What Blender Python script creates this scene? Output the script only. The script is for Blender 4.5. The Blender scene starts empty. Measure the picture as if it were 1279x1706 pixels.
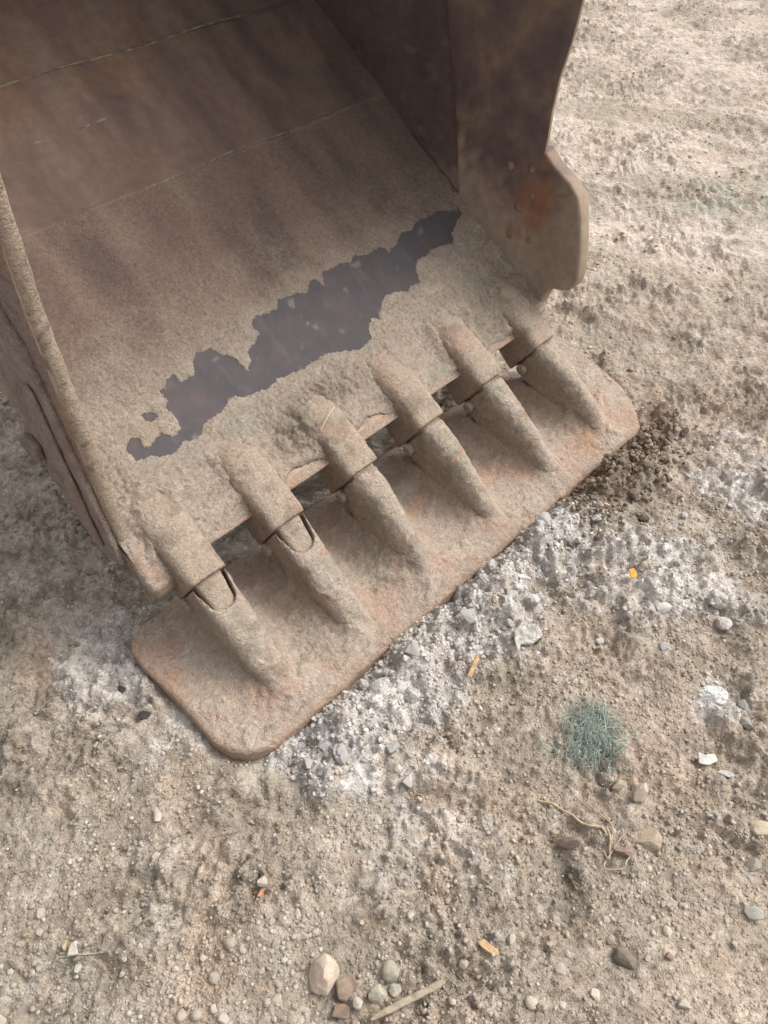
import bpy, bmesh, math, random
import numpy as np
from mathutils import Vector, Matrix

random.seed(7)
rng = np.random.default_rng(11)
scene = bpy.context.scene
COL = scene.collection

# ------------------------------------------------------------------ camera, light, exposure
cam_d = bpy.data.cameras.new('camera')
cam = bpy.data.objects.new('camera', cam_d)
COL.objects.link(cam)
cam.location = (0, 0, 1.5)
cam.rotation_euler = (math.radians(90 - 49), 0, 0)
cam_d.sensor_fit = 'VERTICAL'
cam_d.sensor_height = 24.0
cam_d.lens = 24.0 * 1281 / 1706
cam_d.clip_start = 0.02
cam_d.clip_end = 400
scene.camera = cam

SUN_AZ, SUN_EL = 68.0, 52.0          # azimuth measured from +Y towards +X
world = bpy.data.worlds.new('World')
scene.world = world
world.use_nodes = True
wn = world.node_tree
wn.nodes.clear()
sky = wn.nodes.new('ShaderNodeTexSky')
sky.sky_type = 'NISHITA'
sky.sun_disc = False
sky.sun_elevation = math.radians(SUN_EL)
sky.sun_rotation = math.radians(SUN_AZ)
sky.air_density = 1.0
sky.dust_density = 6.0
sky.ozone_density = 0.6
hs = wn.nodes.new('ShaderNodeHueSaturation')
hs.inputs['Saturation'].default_value = 0.12      # grey cloud cover
bg = wn.nodes.new('ShaderNodeBackground')
bg.inputs['Strength'].default_value = 0.15
wo = wn.nodes.new('ShaderNodeOutputWorld')
wn.links.new(sky.outputs[0], hs.inputs['Color'])
wn.links.new(hs.outputs[0], bg.inputs['Color'])
wn.links.new(bg.outputs[0], wo.inputs['Surface'])

sun_d = bpy.data.lights.new('sun', 'SUN')
sun = bpy.data.objects.new('sun', sun_d)
COL.objects.link(sun)
sun_d.energy = 0.65
sun_d.angle = math.radians(24)
sun_d.color = (1.0, 0.93, 0.86)
a, e = math.radians(SUN_AZ), math.radians(SUN_EL)
sdir = Vector((math.sin(a) * math.cos(e), math.cos(a) * math.cos(e), math.sin(e)))
sun.rotation_euler = sdir.to_track_quat('Z', 'Y').to_euler()

vs = scene.view_settings
vs.view_transform = 'Standard'
vs.look = 'None'
vs.gamma = 1
vs.use_curve_mapping = False
vs.exposure = 0.70
scene.cycles.max_bounces = 8
scene.cycles.diffuse_bounces = 5

# ------------------------------------------------------------------ noise
def _hash(ix, iy, iz, seed):
    M = np.uint32
    h = (ix.astype(np.int64) * 374761393 + iy.astype(np.int64) * 668265263 + iz.astype(np.int64) * 1440662683 + seed * 974634541) & 0xFFFFFFFF
    h = h.astype(np.uint64)
    h = ((h ^ (h >> np.uint64(13))) * np.uint64(1274126177)) & np.uint64(0xFFFFFFFF)
    h = ((h ^ (h >> np.uint64(16))) * np.uint64(2246822519)) & np.uint64(0xFFFFFFFF)
    h = h ^ (h >> np.uint64(15))
    return h

def rnd2(ix, iy, seed):
    return _hash(ix, iy, np.zeros_like(ix), seed).astype(np.float64) / 4294967295.0

def perlin2(x, y, seed=0):
    x = np.asarray(x, float); y = np.asarray(y, float)
    ix, iy = np.floor(x), np.floor(y)
    fx, fy = x - ix, y - iy
    ix, iy = ix.astype(np.int64), iy.astype(np.int64)
    u = fx * fx * fx * (fx * (fx * 6 - 15) + 10)
    v = fy * fy * fy * (fy * (fy * 6 - 15) + 10)
    def g(dx, dy):
        t = rnd2(ix + dx, iy + dy, seed) * 6.2831853
        return np.cos(t) * (fx - dx) + np.sin(t) * (fy - dy)
    a0 = g(0, 0) * (1 - u) + g(1, 0) * u
    a1 = g(0, 1) * (1 - u) + g(1, 1) * u
    return (a0 * (1 - v) + a1 * v) * 1.5

def fbm2(x, y, scale, octv=4, seed=0, gain=0.5):
    s = np.zeros(np.broadcast(x, y).shape); amp = 1.0; f = 1.0 / scale; tot = 0
    for k in range(octv):
        s += amp * perlin2(x * f + 17.3 * k, y * f - 9.1 * k, seed + k); tot += amp
        amp *= gain; f *= 2.03
    return s / tot

def billow2(x, y, scale, octv=3, seed=0):
    s = 0; amp = 1.0; f = 1.0 / scale; tot = 0
    for k in range(octv):
        s = s + amp * np.abs(perlin2(x * f + 5.3 * k, y * f + 3.7 * k, seed + k)); tot += amp
        amp *= 0.5; f *= 2.1
    return s / tot

def lumps2(x, y, cell, seed, dens=0.7, flat=0.8):
    """rounded bumps of random size on a jittered grid, 0..1"""
    x = np.asarray(x) / cell; y = np.asarray(y) / cell
    ix, iy = np.floor(x).astype(np.int64), np.floor(y).astype(np.int64)
    out = np.zeros(np.broadcast(x, y).shape)
    for dx in (-1, 0, 1):
        for dy in (-1, 0, 1):
            cx, cy = ix + dx, iy + dy
            px = cx + 0.1 + 0.8 * rnd2(cx, cy, seed); py = cy + 0.1 + 0.8 * rnd2(cx, cy, seed + 1)
            r = 0.25 + 0.55 * rnd2(cx, cy, seed + 2) ** 1.6
            on = rnd2(cx, cy, seed + 3) < dens
            st = 0.75 + 0.5 * rnd2(cx, cy, seed + 4)
            d2 = (((x - px) * st) ** 2 + ((y - py) / st) ** 2) / (r * r)
            hgt = np.where(on & (d2 < 1), np.sqrt(np.maximum(0, 1 - d2)) * r * flat, 0)
            out = np.maximum(out, hgt)
    return out

def perlin3(p, seed=0):
    ip = np.floor(p); fp = p - ip; ip = ip.astype(np.int64)
    w = fp * fp * fp * (fp * (fp * 6 - 15) + 10)
    res = 0
    for dx in (0, 1):
        for dy in (0, 1):
            for dz in (0, 1):
                h = _hash(ip[:, 0] + dx, ip[:, 1] + dy, ip[:, 2] + dz, seed)
                g = ((h[:, None] >> np.array([0, 8, 16], dtype=np.uint64)) & np.uint64(255)).astype(float) / 127.5 - 1
                d = (g * (fp - np.array([dx, dy, dz]))).sum(1)
                res = res + d * (w[:, 0] if dx else 1 - w[:, 0]) * (w[:, 1] if dy else 1 - w[:, 1]) * (w[:, 2] if dz else 1 - w[:, 2])
    return res

def fbm3(p, scale, octv=3, seed=0):
    s = 0; amp = 1; f = 1 / scale
    for k in range(octv):
        s = s + amp * perlin3(p * f + 7.7 * k, seed + k); amp *= 0.5; f *= 2.05
    return s

def sstep(a0, b0, x):
    t = np.clip((x - a0) / (b0 - a0), 0, 1)
    return t * t * (3 - 2 * t)

def mixc(c0, c1, t):
    return c0 * (1 - t[..., None]) + np.asarray(c1) * t[..., None]

# ------------------------------------------------------------------ mesh helpers
def mesh_np(name, verts, faces, col=None, smooth=True):
    """faces: list of (n,k) int arrays"""
    me = bpy.data.meshes.new(name)
    if isinstance(faces, np.ndarray): faces = [faces]
    faces = [np.asarray(f) for f in faces if len(f)]
    verts = np.asarray(verts, np.float32)
    nl = sum(f.size for f in faces); nf = sum(len(f) for f in faces)
    me.vertices.add(len(verts)); me.vertices.foreach_set('co', verts.ravel())
    me.loops.add(nl); me.loops.foreach_set('vertex_index', np.concatenate([f.ravel() for f in faces]).astype(np.int32))
    me.polygons.add(nf)
    tot = np.concatenate([np.full(len(f), f.shape[1]) for f in faces])
    st = np.concatenate([[0], np.cumsum(tot)[:-1]])
    me.polygons.foreach_set('loop_start', st.astype(np.int32))
    me.polygons.foreach_set('use_smooth', np.full(nf, smooth, dtype=bool))
    me.update(calc_edges=True)
    if col is not None: set_col(me, col)
    me.validate()
    return me

def set_col(me, col):
    at = me.color_attributes.new('Col', 'FLOAT_COLOR', 'POINT')
    c = np.ones((len(me.vertices), 4), np.float32); c[:, :3] = col
    at.data.foreach_set('color', c.ravel())

def link(name, me, mat=None, parent=None, loc=None):
    o = bpy.data.objects.new(name, me)
    COL.objects.link(o)
    if mat is not None and len(me.materials) == 0: me.materials.append(mat)
    if parent is not None: o.parent = parent
    if loc is not None: o.location = loc
    return o

def tag(o, label=None, cat=None, group=None, kind=None):
    if label: o['label'] = label
    if cat: o['category'] = cat
    if group: o['group'] = group
    if kind: o['kind'] = kind
    return o

def grid_faces(nr, nc):
    i = np.arange(nr * nc).reshape(nr, nc)
    return np.stack([i[:-1, :-1], i[:-1, 1:], i[1:, 1:], i[1:, :-1]], -1).reshape(-1, 4)

def co_of(me):
    v = np.empty(len(me.vertices) * 3, np.float32); me.vertices.foreach_get('co', v)
    return v.reshape(-1, 3).astype(float)

def no_of(me):
    v = np.empty(len(me.vertices) * 3, np.float32); me.vertices.foreach_get('normal', v)
    return v.reshape(-1, 3).astype(float)

# ------------------------------------------------------------------ materials
def make_mat(name, rough=0.95, spec=0.2, grain=900.0, grain_amt=0.35, mid=90.0, mid_amt=0.22, bump=0.35, bump_d=0.002, base=None, objrand=0.0, metal=0.0, cells=None):
    m = bpy.data.materials.new(name)
    m.use_nodes = True
    nt = m.node_tree; N = nt.nodes; L = nt.links
    N.clear()
    out = N.new('ShaderNodeOutputMaterial'); b = N.new('ShaderNodeBsdfPrincipled')
    L.new(b.outputs[0], out.inputs[0])
    b.inputs['Roughness'].default_value = rough
    b.inputs['Specular IOR Level'].default_value = spec
    b.inputs['Metallic'].default_value = metal
    tc = N.new('ShaderNodeTexCoord')
    if base is None:
        at = N.new('ShaderNodeVertexColor'); at.layer_name = 'Col'; src = at.outputs[0]
    else:
        rgb = N.new('ShaderNodeRGB'); rgb.outputs[0].default_value = (*base, 1); src = rgb.outputs[0]
    def noise(scale, det=3, rg=0.6):
        n = N.new('ShaderNodeTexNoise'); n.inputs['Scale'].default_value = scale
        n.inputs['Detail'].default_value = det; n.inputs['Roughness'].default_value = rg
        L.new(tc.outputs['Object'], n.inputs['Vector']); return n.outputs[0]
    n1, n2 = noise(grain, 2), noise(mid, 4)
    def mr(sock, amt):
        r = N.new('ShaderNodeMapRange'); r.inputs[1].default_value = 0.25; r.inputs[2].default_value = 0.75
        r.inputs[3].default_value = 1 - amt; r.inputs[4].default_value = 1 + amt
        L.new(sock, r.inputs[0]); return r.outputs[0]
    f1, f2 = mr(n1, grain_amt), mr(n2, mid_amt)
    mu = N.new('ShaderNodeMath'); mu.operation = 'MULTIPLY'; L.new(f1, mu.inputs[0]); L.new(f2, mu.inputs[1])
    fac = mu.outputs[0]
    cell_h = []
    for sc_, amt_, hd_ in (cells or []):          # grains: every cell has its own tone and its own small hump
        wn_ = N.new('ShaderNodeTexNoise'); wn_.inputs['Scale'].default_value = sc_ * 0.9; wn_.inputs['Detail'].default_value = 2
        L.new(tc.outputs['Object'], wn_.inputs['Vector'])
        wv = N.new('ShaderNodeVectorMath'); wv.operation = 'SCALE'; wv.inputs['Scale'].default_value = 0.9 / sc_
        L.new(wn_.outputs['Color'], wv.inputs[0])
        av = N.new('ShaderNodeVectorMath'); av.operation = 'ADD'; L.new(tc.outputs['Object'], av.inputs[0]); L.new(wv.outputs[0], av.inputs[1])
        vo = N.new('ShaderNodeTexVoronoi'); vo.inputs['Scale'].default_value = sc_; L.new(av.outputs[0], vo.inputs['Vector'])
        sx = N.new('ShaderNodeSeparateColor'); L.new(vo.outputs['Color'], sx.inputs[0])
        r_ = N.new('ShaderNodeMapRange'); r_.inputs[3].default_value = 1 - amt_; r_.inputs[4].default_value = 1 + amt_
        L.new(sx.outputs[0], r_.inputs[0])
        m_ = N.new('ShaderNodeMath'); m_.operation = 'MULTIPLY'; L.new(fac, m_.inputs[0]); L.new(r_.outputs[0], m_.inputs[1]); fac = m_.outputs[0]
        hh = N.new('ShaderNodeMapRange'); hh.inputs[1].default_value = 0.0; hh.inputs[2].default_value = 0.8; hh.inputs[3].default_value = 1; hh.inputs[4].default_value = 0
        L.new(vo.outputs['Distance'], hh.inputs[0])
        hm = N.new('ShaderNodeMath'); hm.operation = 'MULTIPLY'; L.new(hh.outputs[0], hm.inputs[0]); L.new(sx.outputs[1], hm.inputs[1])
        cell_h.append((hm.outputs[0], hd_))
    if objrand:
        oi = N.new('ShaderNodeObjectInfo')
        r = N.new('ShaderNodeMapRange'); r.inputs[3].default_value = 1 - objrand; r.inputs[4].default_value = 1 + objrand
        L.new(oi.outputs['Random'], r.inputs[0])
        m2 = N.new('ShaderNodeMath'); m2.operation = 'MULTIPLY'; L.new(fac, m2.inputs[0]); L.new(r.outputs[0], m2.inputs[1]); fac = m2.outputs[0]
    vm = N.new('ShaderNodeVectorMath'); vm.operation = 'SCALE'
    L.new(src, vm.inputs[0]); L.new(fac, vm.inputs['Scale'])
    L.new(vm.outputs[0], b.inputs['Base Color'])
    ad = N.new('ShaderNodeMath'); ad.operation = 'ADD'; L.new(n1, ad.inputs[0]); L.new(n2, ad.inputs[1])
    bp = N.new('ShaderNodeBump'); bp.inputs['Strength'].default_value = bump; bp.inputs['Distance'].default_value = bump_d
    L.new(ad.outputs[0], bp.inputs['Height']); nrm = bp.outputs[0]
    for hs_, hd_ in cell_h:
        b2 = N.new('ShaderNodeBump'); b2.inputs['Strength'].default_value = 0.6; b2.inputs['Distance'].default_value = hd_
        L.new(hs_, b2.inputs['Height']); L.new(nrm, b2.inputs['Normal']); nrm = b2.outputs[0]
    L.new(nrm, b.inputs['Normal'])
    return m

M_GROUND = make_mat('dry_dirt', grain=420, grain_amt=0.26, mid=60, mid_amt=0.20, bump=0.6, bump_d=0.004, cells=[(85, 0.11, 0.008), (190, 0.13, 0.005)])
M_MUD = make_mat('dried_mud', grain=480, grain_amt=0.20, mid=110, mid_amt=0.16, bump=0.85, bump_d=0.0035, cells=[(140, 0.06, 0.004), (320, 0.11, 0.003)])
M_STEEL = make_mat('worn_steel', rough=0.8, spec=0.18, grain=420, grain_amt=0.10, mid=22, mid_amt=0.12, bump=0.15, bump_d=0.001)
M_RUST = make_mat('rusty_dusty_steel', rough=0.85, spec=0.25, grain=420, grain_amt=0.14, mid=40, mid_amt=0.16, bump=0.35, bump_d=0.002)
M_STONE = make_mat('stone', rough=0.9, grain=500, grain_amt=0.18, mid=60, mid_amt=0.18, bump=0.4, bump_d=0.002)
M_PEBBLE = make_mat('pebble', rough=0.92, grain=600, grain_amt=0.2, mid=80, mid_amt=0.15, bump=0.4, bump_d=0.002, base=(0.41, 0.355, 0.29), objrand=0.18)
M_LIMECLOD = make_mat('lime_clod', grain=450, grain_amt=0.2, mid=70, mid_amt=0.22, bump=0.8, bump_d=0.003, base=(0.59, 0.555, 0.525), objrand=0.16)
M_BROWNCLOD = make_mat('soil_clod', grain=450, grain_amt=0.25, mid=70, mid_amt=0.22, bump=0.8, bump_d=0.003, base=(0.235, 0.178, 0.132), objrand=0.25)

# ------------------------------------------------------------------ bucket frame: u along the lip, v out of the mouth, w up
OX, OY = -0.21998, 0.66738
AZ = math.radians(45.3)
UX, UY = math.sin(AZ), math.cos(AZ)
VX, VY = math.cos(AZ), -math.sin(AZ)
TH = math.radians(31.8)
CT, ST = math.cos(TH), math.sin(TH)

def to_uv(x, y):
    dx, dy = x - OX, y - OY
    return dx * UX + dy * UY, dx * VX + dy * VY

def L3(u, v, w):                       # bucket coordinates -> local coordinates of the bucket's Empty
    return np.stack(np.broadcast_arrays(np.asarray(u, float), -np.asarray(v, float), np.asarray(w, float)), -1)

def F3(u, s, n):                       # floor coordinates: s up the floor from the lip, n off the floor
    s = np.asarray(s, float); n = np.asarray(n, float)
    return L3(u, -0.35 - s * CT + n * ST, 0.235 + s * ST + n * CT)

# ------------------------------------------------------------------ ground
def plate_mask(u, v, grow=0.0):
    ur = np.interp(v, [-0.428, -0.40, -0.243, -0.15, -0.083, -0.03, 0.0, 0.008], [1.470, 1.480, 1.468, 1.440, 1.402, 1.356, 1.322, 1.285])
    ul = np.interp(v, [-0.428, -0.42, -0.405, -0.385, -0.34, -0.21, -0.086, -0.045, -0.020, -0.004, 0.008], [-0.02, -0.055, -0.078, -0.091, -0.095, -0.088, -0.089, -0.078, -0.060, -0.035, -0.006])
    return np.minimum(np.minimum(u - ul, ur - u) + grow, 0.215 + grow - np.abs(v + 0.21))

def lime_mask(x, y):
    u, v = to_uv(x, y)
    n = fbm2(x, y, 0.16, 4, 301); n2 = fbm2(x, y, 0.05, 3, 305)
    m = 0.95 * np.exp(-(((x + 0.62) / 0.17) ** 2 + ((y - 0.86) / 0.17) ** 2))
    m = np.maximum(m, 0.75 * np.exp(-(((x + 0.42) / 0.13) ** 2 + ((y - 0.70) / 0.10) ** 2)))
    m = np.maximum(m, 1.0 * sstep(-0.10, 0.06, u) * (1 - sstep(0.86, 1.0, u)) * sstep(-0.04, 0.01, v) * (1 - sstep(0.12, 0.26, v)))
    m = np.maximum(m, 0.78 * np.exp(-(((x - 0.68) / 0.32) ** 2 + ((y - 1.10) / 0.19) ** 2)))
    m = np.maximum(m, 0.72 * np.exp(-(((x - 0.95) / 0.16) ** 2 + ((y - 1.42) / 0.25) ** 2)))
    m = np.maximum(m, 0.70 * np.exp(-(((x - 0.09) / 0.13) ** 2 + ((y - 0.54) / 0.24) ** 2)))
    m = np.maximum(m, 0.7 * np.exp(-(((x - 0.72) / 0.09) ** 2 + ((y - 0.78) / 0.08) ** 2)))
    m = np.maximum(m, 0.5 * np.exp(-(((x - 0.80) / 0.25) ** 2 + ((y - 0.98) / 0.10) ** 2)))
    return np.clip(sstep(0.25, 0.8, m + 0.55 * n + 0.25 * n2), 0, 1)

def brown_mask(x, y):
    u, v = to_uv(x, y)
    m = np.exp(-(((u - 1.10) / 0.20) ** 2 + ((v - 0.055) / 0.06) ** 2))
    m = np.maximum(m, 0.8 * np.exp(-(((u - 1.42) / 0.13) ** 2 + ((v - 0.0) / 0.09) ** 2)))
    return sstep(0.3, 0.75, m + 0.35 * fbm2(x, y, 0.09, 3, 333))

def ground_h(x, y):
    u, v = to_uv(x, y)
    near = 1 - sstep(1.9, 3.4, np.hypot(x, y))
    far = 1 - near
    h = 0.010 * fbm2(x, y, 0.55, 3, 1) + far * 0.045 * fbm2(x, y, 1.7, 3, 5)
    rough = 0.35 + 0.9 * sstep(-0.25, 0.35, fbm2(x, y, 0.30, 3, 9))
    flat = np.exp(-(((x - 0.56) / 0.14) ** 2 + ((y - 0.24) / 0.10) ** 2))
    flat = np.maximum(flat, 0.7 * np.exp(-(((x - 0.2) / 0.06) ** 2 + ((y - 0.40) / 0.09) ** 2)))
    rough = rough * (1 - 0.8 * flat)
    wx = x + 0.015 * fbm2(x, y, 0.030, 3, 1001); wy = y + 0.015 * fbm2(x, y, 0.030, 3, 1005)
    lm = lime_mask(x, y); bm_ = brown_mask(x, y)
    h = h + 0.010 * fbm2(x, y, 0.16, 3, 21) * (0.5 + 0.5 * rough)
    h = h + rough * (0.017 * (billow2(x, y, 0.085, 4, 31) - 0.25) + 0.009 * (billow2(x, y, 0.030, 3, 37) - 0.25))
    h = h + rough * (0.020 * lumps2(wx, wy, 0.046, 39, 0.5) + 0.016 * lumps2(wx, wy, 0.026, 41, 0.6) + 0.010 * lumps2(wx, wy, 0.015, 47, 0.7))
    h = h + near * (0.3 + 0.7 * rough) * 0.0050 * fbm2(x, y, 0.014, 2, 53)
    e1 = fbm2(wx, wy, 0.14, 4, 55, 0.55)          # low broken scarps where the crust has flaked
    h = h + near * rough * 0.009 * (sstep(0.02, 0.06, e1) + sstep(0.20, 0.24, e1) + sstep(-0.16, -0.12, e1) - 1.5)
    # churned, streaky ground further off and on the left
    a1 = x * 0.42 + y * 0.91; b1 = x * 0.91 - y * 0.42          # a1 across the streaks
    zl = sstep(-0.25, -0.6, x) * sstep(0.55, 0.95, y)
    h = h + zl * (0.014 * fbm2(b1 * 0.35 + 0.6 * a1 * 0.0, a1, 0.055, 3, 61) + 0.004 * perlin2(b1 / 0.05, a1 / 0.016, 63))
    c1 = x * 0.20 + y * 0.98; d1 = x * 0.98 - y * 0.20
    zr = sstep(1.7, 2.4, np.hypot(x, y))
    sb = np.exp(-(((c1 - 2.80 - 0.05 * fbm2(x, y, 0.5, 2, 82)) / 0.10) ** 2))
    sb = np.maximum(sb, 0.9 * np.exp(-(((c1 - 3.75 - 0.12 * fbm2(x, y, 0.7, 2, 83)) / 0.26) ** 2)))
    pm = sstep(0.0, 0.22, fbm2(d1 * 0.30, c1, 0.34, 4, 225))
    h = h + zr * (0.024 * fbm2(d1 * 0.28 + 0.10 * fbm2(x, y, 0.8, 2, 70), c1 + 0.12 * fbm2(x, y, 0.7, 2, 69), 0.24, 4, 71) + 0.012 * fbm2(d1 * 0.45, c1, 0.06, 3, 73) + (0.06 + 0.80 * pm) * (1 - 0.85 * sb) * (0.026 * (billow2(d1 * 0.6, c1, 0.070, 4, 75) - 0.25) + 0.014 * lumps2(wx, wy, 0.045, 77, 0.4) + 0.010 * lumps2(wx, wy, 0.024, 78, 0.5)) + 0.0022 * fbm2(d1 * 0.5, c1, 0.035, 2, 79))
    band = np.exp(-(((c1 - 3.10 - 0.10 * fbm2(x, y, 0.5, 2, 80)) / 0.17) ** 2)) * sstep(0.9, 1.2, x)
    h = h + band * (0.035 + 0.05 * (billow2(x, y, 0.14, 3, 81) - 0.25))
    # ridge of crumbled lime pushed up along the blade's front edge
    nz = fbm2(u, v, 0.12, 3, 91)
    rid = sstep(-0.02, 0.10, u) * (1 - sstep(1.38, 1.5, u)) * np.exp(-((v - 0.060 - 0.02 * nz) / 0.050) ** 2) * sstep(0.0, 0.03, v)
    h = h + rid * (0.030 + 0.030 * nz + 0.020 * sstep(0.35, 0.6, u) * (1 - sstep(0.95, 1.1, u)))
    clod = np.maximum(rid * 0.9, 0.55 * lm)
    clod = np.maximum(clod, bm_)
    h = h + clod * (0.032 * lumps2(wx, wy, 0.060, 101, 0.75) + 0.014 * lumps2(wx, wy, 0.030, 107, 0.6) + 0.004 * lumps2(wx, wy, 0.014, 111, 0.6) + 0.018 * (billow2(x, y, 0.03, 3, 113) - 0.25) + 0.008 * fbm2(x, y, 0.016, 2, 117) + 0.016 * (sstep(0.0, 0.05, e1) + sstep(-0.2, -0.15, e1) - 1))
    # dip beside the dark slab
    tx, ty = x - 0.335, y - 0.39
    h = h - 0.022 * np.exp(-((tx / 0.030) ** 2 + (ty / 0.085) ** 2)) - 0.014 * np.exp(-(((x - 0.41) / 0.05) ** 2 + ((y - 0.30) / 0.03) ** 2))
    # pressed flat under the blade, soft footing on its left
    ins = plate_mask(u, v)
    k = sstep(-0.03, 0.012, ins)
    low = np.minimum(h, -0.006)
    frontside = sstep(-0.005, 0.012, v)
    k2 = sstep(-0.004, 0.010, ins)
    kk = k * (1 - frontside) + k2 * frontside
    h = h * (1 - kk) + low * kk
    lz = sstep(0.20, 0.02, np.abs(u + 0.16)) * sstep(0.35, 0.1, np.abs(v + 0.25))
    h = h - 0.006 * lz
    return h

def ground_col(x, y, h):
    n0 = fbm2(x, y, 0.45, 4, 201); n1 = fbm2(x, y, 0.11, 4, 205); n2 = fbm2(x, y, 0.030, 3, 209); n3 = fbm2(x, y, 0.8, 3, 213)
    c = np.zeros(x.shape + (3,)) + np.array([0.335, 0.288, 0.230])
    c = mixc(c, [0.40, 0.347, 0.282], sstep(-0.1, 0.5, n1 + 0.5 * n0))
    c = mixc(c, [0.235, 0.202, 0.160], 0.8 * sstep(0.05, 0.45, -n1 + 0.6 * n2))
    c = mixc(c, [0.30, 0.278, 0.225], 0.75 * sstep(0.25, -0.35, x) * sstep(-0.3, 0.3, n3 + 0.5 * n1))
    c = mixc(c, [0.395, 0.322, 0.255], 0.6 * sstep(0.1, 0.5, x) * sstep(-0.3, 0.3, n0 + 0.5 * n1))
    c = mixc(c, [0.43, 0.385, 0.32], 0.7 * sstep(0.1, 0.4, fbm2(x, y, 0.07, 4, 227)))
    c = mixc(c, [0.42, 0.325, 0.245], 0.6 * sstep(0.1, 0.5, fbm2(x, y, 0.22, 3, 221)))
    c = mixc(c, [0.475, 0.40, 0.315], 0.75 * np.exp(-(((x - 0.56) / 0.14) ** 2 + ((y - 0.24) / 0.10) ** 2)))
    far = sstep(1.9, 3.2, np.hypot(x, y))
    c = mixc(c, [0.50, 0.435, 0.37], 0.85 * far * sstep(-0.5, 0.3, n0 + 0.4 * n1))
    d1 = x * 0.98 - y * 0.20; c1 = x * 0.20 + y * 0.98
    c = mixc(c, [0.33, 0.285, 0.228], 0.8 * far * sstep(0.0, 0.25, fbm2(d1 * 0.30, c1, 0.34, 4, 225) + 0.12 * n2))
    band = np.exp(-(((c1 - 3.10) / 0.2) ** 2)) * sstep(0.9, 1.2, x)
    c = mixc(c, [0.55, 0.485, 0.415], 0.7 * far * np.exp(-(((c1 - 2.80) / 0.11) ** 2)))
    c = mixc(c, [0.335, 0.345, 0.29], 0.7 * band * sstep(-0.2, 0.3, n1))
    c = mixc(c, [0.52, 0.455, 0.39], 0.8 * sstep(-0.25, -0.5, x) * sstep(0.85, 1.05, y + 0.1 * n0) * sstep(-0.6, 0.1, n1 + 0.5 * n2))  # dirt colour lightened here to offset the bucket's shade
    lm = lime_mask(x, y); bm_ = brown_mask(x, y)
    lime = mixc(np.zeros_like(c) + [0.56, 0.53, 0.492], [0.66, 0.63, 0.595], sstep(-0.1, 0.4, n2 + n1))
    lime = mixc(lime, [0.36, 0.335, 0.32], 0.6 * sstep(0.0, 0.45, -n2 - 0.4 * n1))
    lime = mixc(lime, [0.40, 0.33, 0.265], 0.75 * sstep(0.02, 0.4, fbm2(x, y, 0.055, 4, 241)))
    lk = 0.80 * lm * sstep(-0.45, 0.0, fbm2(x, y, 0.045, 4, 245) + 0.5 * lm - 0.2)
    c = c * (1 - lk[..., None]) + lime * lk[..., None]
    u, v = to_uv(x, y)
    bh = sstep(0.0, 0.15, u) * sstep(1.5, 1.2, u) * sstep(-0.95, -0.7, v) * sstep(-0.36, -0.42, v)  # ground behind the blade, painted lighter against the shade under the bucket
    c = mixc(c, [0.60, 0.565, 0.49], 0.85 * bh * sstep(-0.3, 0.2, n1 + n2))
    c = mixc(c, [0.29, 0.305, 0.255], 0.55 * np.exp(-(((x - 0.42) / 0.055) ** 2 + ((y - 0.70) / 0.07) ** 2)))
    c = mixc(c, [0.245, 0.188, 0.142], 0.9 * bm_)
    dk = np.exp(-(((x - 0.335) / 0.035) ** 2 + ((y - 0.40) / 0.09) ** 2))  # stained hollow by the slab, its shade also put into the colour
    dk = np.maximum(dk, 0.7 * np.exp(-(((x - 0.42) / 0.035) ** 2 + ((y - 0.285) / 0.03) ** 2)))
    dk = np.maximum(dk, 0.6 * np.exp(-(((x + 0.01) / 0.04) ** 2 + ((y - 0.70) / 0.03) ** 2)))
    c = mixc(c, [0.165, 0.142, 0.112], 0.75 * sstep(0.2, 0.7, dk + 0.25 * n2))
    # iron staining beside the blade
    u, v = to_uv(x, y)
    c = mixc(c, [0.30, 0.235, 0.17], 0.5 * sstep(0.05, 0.4, fbm2(x, y, 0.06, 3, 231)) * (1 - lm))
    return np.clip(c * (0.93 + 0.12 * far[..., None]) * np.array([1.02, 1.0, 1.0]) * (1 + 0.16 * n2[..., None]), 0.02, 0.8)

def axis(fine0, fine1, step, lo, hi, mid_hi=None, mid_step=None):
    pts = list(np.arange(fine0, fine1, step))
    s = step; p = pts[-1]
    if mid_hi is not None:
        while p < mid_hi:
            s = min(s * 1.012, mid_step); p += s; pts.append(p)
    while p < hi: s *= 1.16; p += s; pts.append(p)
    s = step; p = pts[0]; left = []
    while p > lo: s *= 1.12; p -= s; left.append(p)
    return np.array(left[::-1] + pts)

gx = axis(-1.15, 1.30, 0.0045, -70, 70, 2.8, 0.011)
gy = axis(0.12, 1.75, 0.0045, -60, 110, 6.0, 0.0110)
GX, GY = np.meshgrid(gx, gy)
GH = ground_h(GX, GY)
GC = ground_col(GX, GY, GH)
gme = mesh_np('ground', np.stack([GX, GY, GH], -1).reshape(-1, 3), grid_faces(len(gy), len(gx)), GC.reshape(-1, 3))
ground = link('ground', gme, M_GROUND)
ground['kind'] = 'structure'

def hz(x, y):
    return float(ground_h(np.array([x]), np.array([y]))[0])

# ------------------------------------------------------------------ the bucket
bucket = bpy.data.objects.new('excavator_bucket', None)
COL.objects.link(bucket)
bucket.location = (OX, OY, 0)
bucket.rotation_euler = (0, 0, math.atan2(UY, UX))
tag(bucket, 'rusty mud caked excavator bucket standing on its six teeth and welded blade on the dirt', 'excavator bucket')

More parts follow.
